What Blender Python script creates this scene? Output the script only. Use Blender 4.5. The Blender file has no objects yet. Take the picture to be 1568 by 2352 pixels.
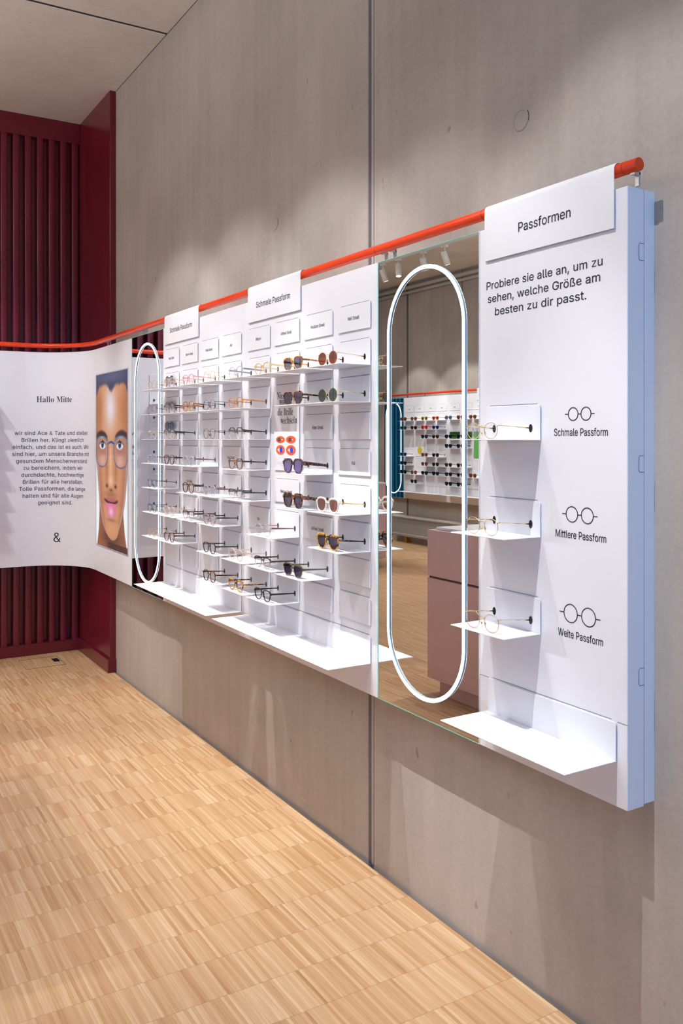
import bpy, math, json, random
import numpy as np
from mathutils import Vector, Matrix
from mathutils.geometry import delaunay_2d_cdt

SC = bpy.context.scene
COL = SC.collection
random.seed(7)

# ------------------------------------------------------------------ camera
CAM_H = 1.417
THETA = math.atan(1229 / 2034)
cam_data = bpy.data.cameras.new('camera')
cam = bpy.data.objects.new('camera', cam_data)
COL.objects.link(cam)
cam.location = (0, 0, CAM_H)
cam.rotation_euler = (math.pi / 2, 0, -THETA - math.pi / 2)
cam_data.sensor_fit = 'VERTICAL'
cam_data.sensor_height = 36
cam_data.lens = 36 * 2034 / 2352
cam_data.shift_y = -169 / 2352
cam_data.clip_start = 0.05
SC.camera = cam

# ------------------------------------------------------------------ colour management, world, lights
SC.view_settings.view_transform = 'Standard'
SC.view_settings.look = 'None'
SC.view_settings.gamma = 1
SC.view_settings.exposure = 0.0
SC.view_settings.use_curve_mapping = False
try:
    SC.cycles.use_denoising = True
    SC.cycles.max_bounces = 8
    SC.cycles.transparent_max_bounces = 20
    SC.cycles.sample_clamp_indirect = 6
    SC.cycles.caustics_reflective = False
    SC.cycles.caustics_refractive = False
except Exception:
    pass
world = bpy.data.worlds.new('world')
SC.world = world
world.use_nodes = True
world.node_tree.nodes['Background'].inputs[0].default_value = (0.55, 0.72, 1.0, 1)
world.node_tree.nodes['Background'].inputs[1].default_value = 1.0


def spot(name, pos, target, power, size_deg, blend=0.42, radius=0.008, color=(0.95, 0.975, 1.0)):
    ld = bpy.data.lights.new(name, 'SPOT')
    ld.energy = power
    ld.spot_size = math.radians(size_deg)
    ld.spot_blend = blend
    ld.shadow_soft_size = radius
    ld.color = color
    o = bpy.data.objects.new(name, ld)
    COL.objects.link(o)
    o.location = pos
    d = Vector(target) - Vector(pos)
    o.rotation_euler = d.to_track_quat('-Z', 'Y').to_euler()
    return o


def area(name, pos, direction, sx, sy, power, color):
    ld = bpy.data.lights.new(name, 'AREA')
    ld.shape = 'RECTANGLE'
    ld.size = sx
    ld.size_y = sy
    ld.energy = power
    ld.color = color
    o = bpy.data.objects.new(name, ld)
    COL.objects.link(o)
    o.location = pos
    o.rotation_euler = Vector(direction).to_track_quat('-Z', 'Y').to_euler()
    return o


# (position, target, power, cone) of every ceiling spot; the lamp bodies are built further down from the same list
SPOT_W = 66
BEAM_W = 128
SPOTS_DISPLAY = [
    ((1.315, -0.483, 3.27), (1.36, -1.50, 0.78), SPOT_W * 1.0, 62),
    ((2.23, -0.483, 3.27), (2.15, -1.50, 0.74), SPOT_W * 0.75, 60),
    ((2.65, -0.483, 3.27), (2.80, -1.50, 0.78), SPOT_W * 0.95, 62),
    ((3.53, -0.483, 3.27), (3.50, -1.50, 0.78), SPOT_W * 1.05, 62),
    ((4.20, -0.483, 3.27), (4.20, -1.50, 0.78), SPOT_W * 1.0, 62),
    ((5.05, -0.483, 3.27), (5.35, -1.30, 0.10), SPOT_W * 0.4, 60),
]
SPOTS_ROOM = [
    ((4.20, 1.77, 3.27), (3.45, 0.00, 0.0), 150, 36),
    ((1.90, 1.77, 3.27), (1.75, 0.00, 0.0), 70, 36),  # added unseen spot that brightens the near floor
    ((4.60, 0.10, 3.27), (5.83, -0.85, 1.0), 72, 60),
    ((6.90, 1.90, 3.27), (6.40, 1.10, 0.0), 110, 62),  # added unseen spot that brightens the floor shown in the mirror
]
SPOTS_OPPOSITE = [
    ((8.75, 2.87, 3.27), (8.70, 3.85, 1.0), SPOT_W * 0.9, 58),
    ((8.40, 2.80, 3.27), (7.90, 2.55, 0.8), SPOT_W * 0.6, 58),
    ((7.97, 2.87, 3.27), (8.40, 3.85, 1.0), SPOT_W * 0.7, 58),
    ((7.57, 2.87, 3.27), (7.55, 3.85, 1.0), SPOT_W * 0.7, 58),
    ((9.60, 2.87, 3.27), (9.60, 3.85, 1.0), SPOT_W * 0.9, 58),
]
for _p, _t, _w, _s in SPOTS_DISPLAY:      # a wide spill and a brighter core beam from the same lamp
    spot('spot_spill', _p, _t, _w, _s)
    spot('spot_beam', _p, (_t[0], _t[1], min(_t[2], 0.58)), BEAM_W * _w / SPOT_W, 33, 1.0)
for _p, _t, _w, _s in SPOTS_OPPOSITE:
    spot('spot_beam', _p, _t, _w * 1.15, _s, 0.3)
for _p, _t, _w, _s in SPOTS_ROOM:
    spot('spot_beam', _p, _t, _w, _s, 0.35, 0.03)
area('window_daylight', (-3.3, 0.6, 1.75), (1, -0.1, 0), 3.4, 2.6, 95, (0.13, 0.43, 1.0))
# added unseen fill: two uplights wash the ceiling, one panel shines down
FILL_UPLIGHTS = [(2.6, 2.0), (4.6, 1.9)]
for _x, _y in FILL_UPLIGHTS:
    area('added_uplight_fill', (_x, _y, 2.62), (0, 0, 1), 1.6, 0.12, 84, (0.94, 0.965, 1.0))
area('added_ceiling_fill', (8.8, 0.6, 3.45), (0, 0.2, -1), 2.2, 1.6, 110, (0.94, 0.965, 1.0))  # added soft fill without a fixture

# ------------------------------------------------------------------ materials
def lin(r, g, b):
    f = lambda c: c / 12.92 if c <= 0.04045 else ((c + 0.055) / 1.055) ** 2.4
    return tuple(f(c / 255) for c in (r, g, b))


def new_mat(name):
    m = bpy.data.materials.new(name)
    m.use_nodes = True
    nt = m.node_tree
    for n in list(nt.nodes):
        nt.nodes.remove(n)
    out = nt.nodes.new('ShaderNodeOutputMaterial')
    return m, nt, out


def N(nt, kind, **kw):
    n = nt.nodes.new(kind)
    for k, v in kw.items():
        if k in n.inputs:
            n.inputs[k].default_value = v
        else:
            setattr(n, k, v)
    return n


def plain(name, col, rough=0.5, metal=0.0, spec=0.5, emit=None, strength=0, wobble=0.03):
    """Principled surface with a faint procedural unevenness in its colour."""
    m, nt, out = new_mat(name)
    b = N(nt, 'ShaderNodeBsdfPrincipled', Roughness=rough, Metallic=metal)
    b.inputs['Specular IOR Level'].default_value = spec
    tc = N(nt, 'ShaderNodeTexCoord')
    ns = N(nt, 'ShaderNodeTexNoise', Scale=9.0, Detail=3.0)
    nt.links.new(tc.outputs['Object'], ns.inputs['Vector'])
    rp = N(nt, 'ShaderNodeValToRGB')
    rp.color_ramp.elements[0].position = 0.3
    rp.color_ramp.elements[1].position = 0.7
    rp.color_ramp.elements[0].color = tuple(c * (1 - wobble) for c in col) + (1,)
    rp.color_ramp.elements[1].color = tuple(min(1, c * (1 + wobble)) for c in col) + (1,)
    nt.links.new(ns.outputs['Fac'], rp.inputs['Fac'])
    nt.links.new(rp.outputs['Color'], b.inputs['Base Color'])
    if emit:
        b.inputs['Emission Color'].default_value = tuple(emit) + (1,)
        b.inputs['Emission Strength'].default_value = strength
    nt.links.new(b.outputs[0], out.inputs[0])
    return m


def concrete(name, dark, light, seam_x=None):
    m, nt, out = new_mat(name)
    b = N(nt, 'ShaderNodeBsdfPrincipled', Roughness=0.72)
    b.inputs['Specular IOR Level'].default_value = 0.3
    tc = N(nt, 'ShaderNodeTexCoord')

    def noise(scale, detail, sx=1, sy=1, sz=1, rough=0.55):
        mp = N(nt, 'ShaderNodeMapping')
        mp.inputs['Scale'].default_value = (sx, sy, sz)
        nt.links.new(tc.outputs['Object'], mp.inputs['Vector'])
        n = N(nt, 'ShaderNodeTexNoise', Scale=scale, Detail=detail, Roughness=rough)
        nt.links.new(mp.outputs[0], n.inputs['Vector'])
        return n.outputs['Fac']

    def mth(op, a, b_):
        n = N(nt, 'ShaderNodeMath', operation=op)
        for i, v in enumerate((a, b_)):
            if isinstance(v, (int, float)):
                n.inputs[i].default_value = v
            else:
                nt.links.new(v, n.inputs[i])
        return n.outputs[0]
    clouds = noise(1.3, 6)
    streaks = noise(2.0, 5, 9, 9, 0.5)
    grain = noise(70, 3, rough=0.7)
    f = mth('ADD', mth('ADD', mth('MULTIPLY', clouds, 0.58), mth('MULTIPLY', streaks, 0.22)), mth('MULTIPLY', grain, 0.20))
    rp = N(nt, 'ShaderNodeValToRGB')
    e = rp.color_ramp.elements
    e[0].position, e[1].position = 0.36, 0.64
    e[0].color, e[1].color = dark + (1,), light + (1,)
    nt.links.new(f, rp.inputs['Fac'])
    # small dark pits and scuffs
    pits = noise(26, 2, 1, 1, 0.55)
    pr = N(nt, 'ShaderNodeValToRGB')
    pr.color_ramp.elements[0].position, pr.color_ramp.elements[1].position = 0.72, 0.78
    pr.color_ramp.elements[0].color = (1, 1, 1, 1)
    pr.color_ramp.elements[1].color = (0.62, 0.58, 0.54, 1)
    nt.links.new(pits, pr.inputs['Fac'])
    mx = N(nt, 'ShaderNodeMix', data_type='RGBA', blend_type='MULTIPLY')
    mx.inputs['Factor'].default_value = 0.8
    nt.links.new(rp.outputs['Color'], mx.inputs[6])
    nt.links.new(pr.outputs['Color'], mx.inputs[7])
    nt.links.new(mx.outputs[2], b.inputs['Base Color'])
    bp = N(nt, 'ShaderNodeBump', Strength=0.12, Distance=0.004)
    nt.links.new(grain, bp.inputs['Height'])
    nt.links.new(bp.outputs[0], b.inputs['Normal'])
    nt.links.new(b.outputs[0], out.inputs[0])
    return m


def parquet(name):
    """Industrial strip parquet: courses 0.16 m long across x, strips 12 mm wide across y."""
    m, nt, out = new_mat(name)
    b = N(nt, 'ShaderNodeBsdfPrincipled', Roughness=0.42)
    b.inputs['Specular IOR Level'].default_value = 0.4
    tc = N(nt, 'ShaderNodeTexCoord')
    sp = N(nt, 'ShaderNodeSeparateXYZ')
    nt.links.new(tc.outputs['Object'], sp.inputs[0])

    def mth(op, a, b_=0.0, c_=None):
        n = N(nt, 'ShaderNodeMath', operation=op)
        for i, v in enumerate((a, b_, c_)):
            if v is None:
                continue
            if isinstance(v, (int, float)):
                n.inputs[i].default_value = v
            else:
                nt.links.new(v, n.inputs[i])
        return n.outputs[0]
    xs = mth('DIVIDE', sp.outputs['X'], 0.16)
    course = mth('FLOOR', xs)
    ys = mth('DIVIDE', mth('ADD', sp.outputs['Y'], mth('MULTIPLY', mth('FRACT', mth('MULTIPLY', course, 0.377)), 0.009)), 0.0098)
    strip = mth('FLOOR', ys)
    block = mth('FLOOR', mth('DIVIDE', mth('ADD', strip, mth('MULTIPLY', course, 3.7)), 17.0))

    def rnd(a, c):
        cb = N(nt, 'ShaderNodeCombineXYZ')
        nt.links.new(a, cb.inputs[0])
        nt.links.new(c, cb.inputs[1])
        w = N(nt, 'ShaderNodeTexWhiteNoise', noise_dimensions='3D')
        nt.links.new(cb.outputs[0], w.inputs['Vector'])
        return w.outputs['Value']
    r1 = rnd(course, strip)
    r2 = rnd(course, block)
    gv = N(nt, 'ShaderNodeMapping')
    gv.inputs['Scale'].default_value = (6, 190, 1)
    nt.links.new(tc.outputs['Object'], gv.inputs['Vector'])
    gn = N(nt, 'ShaderNodeTexNoise', Scale=1.0, Detail=4.0)
    nt.links.new(gv.outputs[0], gn.inputs['Vector'])
    f = mth('ADD', mth('ADD', mth('MULTIPLY', mth('POWER', r1, 0.8), 0.46), mth('MULTIPLY', r2, 0.09)), mth('MULTIPLY', gn.outputs['Fac'], 0.55))
    rp = N(nt, 'ShaderNodeValToRGB')
    cr = rp.color_ramp
    cr.elements[0].position, cr.elements[1].position = 0.14, 0.98
    cr.elements[0].color = lin(160, 113, 76) + (1,)
    cr.elements[1].color = lin(234, 205, 166) + (1,)
    e = cr.elements.new(0.38); e.color = lin(193, 148, 105) + (1,)
    e = cr.elements.new(0.68); e.color = lin(209, 170, 129) + (1,)
    nt.links.new(f, rp.inputs['Fac'])
    # fine dark joints between courses and, fainter, between strips
    jx = mth('LESS_THAN', mth('FRACT', xs), 0.010)
    jy = mth('LESS_THAN', mth('FRACT', ys), 0.06)
    j = mth('MAXIMUM', mth('MULTIPLY', jx, 0.42), mth('MULTIPLY', jy, 0.20))
    mx = N(nt, 'ShaderNodeMix', data_type='RGBA')
    nt.links.new(j, mx.inputs['Factor'])
    nt.links.new(rp.outputs['Color'], mx.inputs[6])
    mx.inputs[7].default_value = lin(84, 54, 32) + (1,)
    nt.links.new(mx.outputs[2], b.inputs['Base Color'])
    nt.links.new(b.outputs[0], out.inputs[0])
    return m


def see_through(name, tint, gloss=0.08, body=None, body_fac=0.0, rough=0.02):
    """Lens or clear acetate: tinted transparency, a clear coat and optionally some diffuse body colour."""
    m, nt, out = new_mat(name)
    tr = N(nt, 'ShaderNodeBsdfTransparent')
    tr.inputs[0].default_value = tuple(tint) + (1,)
    gl = N(nt, 'ShaderNodeBsdfGlossy', Roughness=rough)
    gl.inputs['Color'].default_value = (1, 1, 1, 1)
    fr = N(nt, 'ShaderNodeLayerWeight')
    pw = N(nt, 'ShaderNodeMath', operation='POWER')
    nt.links.new(fr.outputs['Facing'], pw.inputs[0])
    pw.inputs[1].default_value = 4.0
    ad = N(nt, 'ShaderNodeMath', operation='MULTIPLY_ADD', use_clamp=True)
    nt.links.new(pw.outputs[0], ad.inputs[0])
    ad.inputs[1].default_value = 0.6
    ad.inputs[2].default_value = gloss * 0.6
    cur = tr.outputs[0]
    if body:
        df = N(nt, 'ShaderNodeBsdfDiffuse')
        df.inputs[0].default_value = tuple(body) + (1,)
        m1 = N(nt, 'ShaderNodeMixShader')
        m1.inputs[0].default_value = body_fac
        nt.links.new(cur, m1.inputs[1])
        nt.links.new(df.outputs[0], m1.inputs[2])
        cur = m1.outputs[0]
    m2 = N(nt, 'ShaderNodeMixShader')
    nt.links.new(ad.outputs[0], m2.inputs[0])
    nt.links.new(cur, m2.inputs[1])
    nt.links.new(gl.outputs[0], m2.inputs[2])
    nt.links.new(m2.outputs[0], out.inputs[0])
    return m


def tortoise(name, dark, amber, scale=90, lo=0.45, hi=0.6):
    m, nt, out = new_mat(name)
    b = N(nt, 'ShaderNodeBsdfPrincipled', Roughness=0.15)
    tc = N(nt, 'ShaderNodeTexCoord')
    ns = N(nt, 'ShaderNodeTexNoise', Scale=scale, Detail=2.0, Distortion=0.6)
    nt.links.new(tc.outputs['Object'], ns.inputs['Vector'])
    rp = N(nt, 'ShaderNodeValToRGB')
    rp.color_ramp.elements[0].position, rp.color_ramp.elements[1].position = lo, hi
    rp.color_ramp.elements[0].color, rp.color_ramp.elements[1].color = dark + (1,), amber + (1,)
    nt.links.new(ns.outputs['Fac'], rp.inputs['Fac'])
    nt.links.new(rp.outputs['Color'], b.inputs['Base Color'])
    nt.links.new(b.outputs[0], out.inputs[0])
    return m


def two_tone(name, top, tint, body, split=0.030, speckle=None):
    """Acetate sheet laminated dark above and clear below (colour of the sheet itself, by height in the frame)."""
    m, nt, out = new_mat(name)
    b = N(nt, 'ShaderNodeBsdfPrincipled', Roughness=0.15)
    tc = N(nt, 'ShaderNodeTexCoord')
    if speckle:
        ns = N(nt, 'ShaderNodeTexNoise', Scale=110.0, Detail=2.0)
        nt.links.new(tc.outputs['Object'], ns.inputs['Vector'])
        rp = N(nt, 'ShaderNodeValToRGB')
        rp.color_ramp.elements[0].position, rp.color_ramp.elements[1].position = 0.45, 0.6
        rp.color_ramp.elements[0].color, rp.color_ramp.elements[1].color = top + (1,), speckle + (1,)
        nt.links.new(ns.outputs['Fac'], rp.inputs['Fac'])
        nt.links.new(rp.outputs['Color'], b.inputs['Base Color'])
    else:
        b.inputs['Base Color'].default_value = top + (1,)
    tr = N(nt, 'ShaderNodeBsdfTransparent')
    tr.inputs[0].default_value = tint + (1,)
    df = N(nt, 'ShaderNodeBsdfPrincipled', Roughness=0.15)
    df.inputs['Base Color'].default_value = body + (1,)
    lo = N(nt, 'ShaderNodeMixShader')
    lo.inputs[0].default_value = 0.45
    nt.links.new(tr.outputs[0], lo.inputs[1])
    nt.links.new(df.outputs[0], lo.inputs[2])
    sp = N(nt, 'ShaderNodeSeparateXYZ')
    nt.links.new(tc.outputs['Object'], sp.inputs[0])
    mr = N(nt, 'ShaderNodeMapRange')
    mr.inputs['From Min'].default_value = split - 0.010
    mr.inputs['From Max'].default_value = split + 0.006
    nt.links.new(sp.outputs['Z'], mr.inputs['Value'])
    mx = N(nt, 'ShaderNodeMixShader')
    nt.links.new(mr.outputs[0], mx.inputs[0])
    nt.links.new(lo.outputs[0], mx.inputs[1])
    nt.links.new(b.outputs[0], mx.inputs[2])
    nt.links.new(mx.outputs[0], out.inputs[0])
    return m


def emitter(name, col, strength):
    m, nt, out = new_mat(name)
    e = N(nt, 'ShaderNodeEmission', Strength=strength)
    e.inputs[0].default_value = tuple(col) + (1,)
    nt.links.new(e.outputs[0], out.inputs[0])
    return m


def picture(name, strength):
    m, nt, out = new_mat(name)
    at = N(nt, 'ShaderNodeVertexColor', layer_name='picture')
    e = N(nt, 'ShaderNodeEmission', Strength=strength)
    nt.links.new(at.outputs[0], e.inputs[0])
    gl = N(nt, 'ShaderNodeBsdfGlossy', Roughness=0.08)
    mx = N(nt, 'ShaderNodeMixShader')
    mx.inputs[0].default_value = 0.04
    nt.links.new(e.outputs[0], mx.inputs[1])
    nt.links.new(gl.outputs[0], mx.inputs[2])
    nt.links.new(mx.outputs[0], out.inputs[0])
    return m


M = {}
M['concrete'] = concrete('concrete_wall', lin(164, 154, 145), lin(195, 184, 174))
M['ceiling'] = concrete('concrete_ceiling', lin(214, 207, 195), lin(238, 231, 219))
M['parquet'] = parquet('oak_strip_parquet')
M['joint_dark'] = plain('joint_sealant', lin(104, 98, 96), 0.8)
M['joint_line'] = plain('joint_shadow_gap', lin(52, 46, 42), 0.9)
M['white'] = plain('white_powder_coat', lin(245, 243, 247), 0.42, wobble=0.006)
M['white_card'] = plain('white_sheet_metal', lin(246, 244, 247), 0.4, wobble=0.006)
M['ink'] = plain('dark_print', lin(38, 38, 48), 0.6)
M['black'] = plain('black_plastic', lin(16, 16, 20), 0.4)
M['slot'] = plain('slot_line', lin(120, 116, 120), 0.7)
M['orange'] = plain('orange_lacquer', lin(240, 66, 18), 0.32)
M['orange_line'] = plain('orange_lacquer_joint', lin(150, 34, 8), 0.5)
M['maroon'] = plain('maroon_lacquer', lin(108, 22, 36), 0.24)
M['blue_metal'] = plain('blue_lacquer', lin(20, 140, 190), 0.35)
M['steel'] = plain('brushed_steel', lin(200, 200, 205), 0.3, 0.8)
M['led'] = emitter('led_light', (0.93, 0.98, 1.0), 5.0)
M['led_reflection'] = plain('led_reflection_side', lin(172, 198, 212), 0.4)  # blue-grey paints the loop's reflection in the mirror glass
M['teal'] = plain('lit_green_glass_edge', lin(120, 214, 200), 0.12)  # green glass, coloured bright as if lit by the loop
M['lamp_white'] = plain('white_lamp_lacquer', lin(226, 222, 214), 0.45)
M['lamp_lens'] = emitter('lamp_lens_glow', (1, 0.94, 0.86), 12)
M['pink'] = plain('pink_laminate', lin(220, 190, 194), 0.5)
M['pink_dark'] = plain('pink_groove', lin(110, 72, 76), 0.6)
M['radiator'] = plain('grey_radiator_enamel', lin(150, 146, 142), 0.45)
M['green_card'] = plain('green_card', lin(104, 180, 92), 0.5)
M['yellow'] = plain('yellow_print', lin(222, 200, 40), 0.5)
M['print_orange'] = plain('orange_print', lin(240, 92, 40), 0.6)
M['print_grey'] = plain('grey_print', lin(82, 76, 78), 0.6)
M['print_blue'] = plain('blue_print', lin(24, 60, 214), 0.6)
M['print_pale'] = plain('pale_grey_print', lin(196, 196, 200), 0.6)
M['brass'] = plain('brass_leg', lin(190, 140, 60), 0.3, 0.8)
M['glassware'] = see_through('clear_glassware', (0.9, 0.94, 0.95), 0.15)

mm, nt_, out_ = new_mat('mirror_silver')
g_ = N(nt_, 'ShaderNodeBsdfGlossy', Roughness=0.0)
g_.inputs['Color'].default_value = (0.86, 0.87, 0.85, 1)
nt_.links.new(g_.outputs[0], out_.inputs[0])
M['mirror'] = mm
M['picture'] = picture('screen_picture', 0.95)

# ------------------------------------------------------------------ mesh builder
class MB:
    def __init__(s):
        s.v, s.f, s.sm = [], [], []

    def add(s, vs, fs, smooth=False):
        n = len(s.v)
        s.v += [tuple(v) for v in vs]
        for f in fs:
            s.f.append(tuple(i + n for i in f))
            s.sm.append(smooth)
        return s

    def box(s, x0, x1, y0, y1, z0, z1, bevel=0.0):
        x0, x1 = min(x0, x1), max(x0, x1)
        y0, y1 = min(y0, y1), max(y0, y1)
        z0, z1 = min(z0, z1), max(z0, z1)
        if bevel <= 0:
            vs = [(x, y, z) for x in (x0, x1) for y in (y0, y1) for z in (z0, z1)]
            return s.add(vs, [(0, 1, 3, 2), (4, 6, 7, 5), (0, 4, 5, 1), (2, 3, 7, 6), (0, 2, 6, 4), (1, 5, 7, 3)])
        b = min(bevel, (x1 - x0) / 2.01, (y1 - y0) / 2.01, (z1 - z0) / 2.01)
        vs, idx = [], {}
        for i, (xa, xb) in enumerate(((x0, x0 + b), (x1, x1 - b))):
            for j, (ya, yb) in enumerate(((y0, y0 + b), (y1, y1 - b))):
                for k, (za, zb) in enumerate(((z0, z0 + b), (z1, z1 - b))):
                    for ax, p in enumerate(((xa, yb, zb), (xb, ya, zb), (xb, yb, za))):
                        idx[i, j, k, ax] = len(vs)
                        vs.append(p)
        fs = []
        for i in (0, 1):
            a = [idx[i, j, k, 0] for j, k in ((0, 0), (0, 1), (1, 1), (1, 0))]
            fs.append(tuple(a) if i == 0 else tuple(a[::-1]))
            a = [idx[j, i, k, 1] for j, k in ((0, 0), (1, 0), (1, 1), (0, 1))]
            fs.append(tuple(a) if i == 0 else tuple(a[::-1]))
            a = [idx[j, k, i, 2] for j, k in ((0, 0), (0, 1), (1, 1), (1, 0))]
            fs.append(tuple(a) if i == 0 else tuple(a[::-1]))
        for i in (0, 1):
            for j in (0, 1):
                fs.append((idx[i, j, 0, 0], idx[i, j, 1, 0], idx[i, j, 1, 1], idx[i, j, 0, 1]))
                fs.append((idx[i, 0, j, 0], idx[i, 1, j, 0], idx[i, 1, j, 2], idx[i, 0, j, 2]))
                fs.append((idx[0, i, j, 1], idx[1, i, j, 1], idx[1, i, j, 2], idx[0, i, j, 2]))
        for i in (0, 1):
            for j in (0, 1):
                for k in (0, 1):
                    fs.append((idx[i, j, k, 0], idx[i, j, k, 1], idx[i, j, k, 2]))
        return s.add(vs, fs)

    def sweep(s, pts, profile_of, closed=False, caps=True, smooth=True):
        """pts: list of centre points; profile_of(i, t, n) gives the ring of points around pts[i]."""
        rings = [profile_of(i) for i in range(len(pts))]
        k = len(rings[0])
        vs = [p for r in rings for p in r]
        fs = []
        n = len(rings)
        for i in range(n if closed else n - 1):
            a, b = i * k, ((i + 1) % n) * k
            for j in range(k):
                j2 = (j + 1) % k
                fs.append((a + j, a + j2, b + j2, b + j))
        s.add(vs, fs, smooth)
        if caps and not closed:
            m = len(s.v) - len(vs)
            s.f.append(tuple(range(m, m + k))[::-1]); s.sm.append(False)
            s.f.append(tuple(range(m + (n - 1) * k, m + n * k))); s.sm.append(False)
        return s

    def tube(s, pts, r, n=10, closed=False, caps=True):
        P = [Vector(p) for p in pts]
        L = len(P)
        rr = r if isinstance(r, (list, tuple)) else [r] * L
        tans = []
        for i in range(L):
            if closed:
                t = P[(i + 1) % L] - P[i - 1]
            else:
                t = P[min(i + 1, L - 1)] - P[max(i - 1, 0)]
            tans.append(t.normalized())
        up = Vector((0, 0, 1)) if abs(tans[0].z) < 0.9 else Vector((1, 0, 0))
        u = (up - tans[0] * up.dot(tans[0])).normalized()
        us = [u]
        for i in range(1, L):
            w = us[-1] - tans[i] * us[-1].dot(tans[i])
            us.append(w.normalized() if w.length > 1e-6 else us[-1])

        def ring(i):
            a, t = us[i], tans[i]
            b = t.cross(a)
            return [P[i] + (a * math.cos(2 * math.pi * j / n) + b * math.sin(2 * math.pi * j / n)) * rr[i] for j in range(n)]
        return s.sweep(P, ring, closed, caps)

    def disc(s, c, nrm, r, n=20, r2=None):
        nrm = Vector(nrm).normalized()
        a = Vector((0, 0, 1)) if abs(nrm.z) < 0.9 else Vector((1, 0, 0))
        a = (a - nrm * a.dot(nrm)).normalized()
        b = nrm.cross(a)
        c = Vector(c)
        s.add([c + a * r * math.cos(2 * math.pi * i / n) + b * (r2 or r) * math.sin(2 * math.pi * i / n) for i in range(n)], [tuple(range(n))])
        return s

    def prism(s, poly, y0, y1, smooth_side=False):
        """poly in (x, z), extruded from y0 to y1."""
        n = len(poly)
        vs = [(x, y0, z) for x, z in poly] + [(x, y1, z) for x, z in poly]
        s.add(vs, [tuple(range(n)), tuple(range(2 * n - 1, n - 1, -1))])
        m = len(s.v) - 2 * n
        for i in range(n):
            j = (i + 1) % n
            s.f.append((m + i, m + j, m + n + j, m + n + i)); s.sm.append(smooth_side)
        return s

    def build(s, name, mat, parent=None, loc=None):
        me = bpy.data.meshes.new(name)
        me.from_pydata([tuple(v) for v in s.v], [], s.f)
        me.polygons.foreach_set('use_smooth', s.sm)
        me.materials.append(M[mat] if isinstance(mat, str) else mat)
        me.update()
        import bmesh
        bm = bmesh.new(); bm.from_mesh(me)
        bmesh.ops.recalc_face_normals(bm, faces=bm.faces)
        bm.to_mesh(me); bm.free()
        o = bpy.data.objects.new(name, me)
        COL.objects.link(o)
        if parent is not None:
            o.parent = parent
        if loc is not None:
            o.location = loc
        return o


def tag(o, label=None, cat=None, group=None, kind=None):
    if label: o['label'] = label
    if cat: o['category'] = cat
    if group: o['group'] = group
    if kind: o['kind'] = kind
    return o


def thing(name, loc, rz, label, cat, group=None):
    o = bpy.data.objects.new(name, None)
    o.empty_display_size = 0.05
    COL.objects.link(o)
    o.location = loc
    o.rotation_euler = (0, 0, rz)
    return tag(o, label, cat, group)


def struct(name, mb, mat, label=None):
    o = mb.build(name, mat)
    return tag(o, label, None, None, 'structure')


def copy_tree(o, parent=None):
    c = o.copy()
    COL.objects.link(c)
    if parent is not None:
        c.parent = parent
    for ch in [k for k in KIDS.get(o, [])] if o in KIDS else list(o.children):
        copy_tree(ch, c)
    return c


KIDS = {}
PI = math.pi
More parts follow.
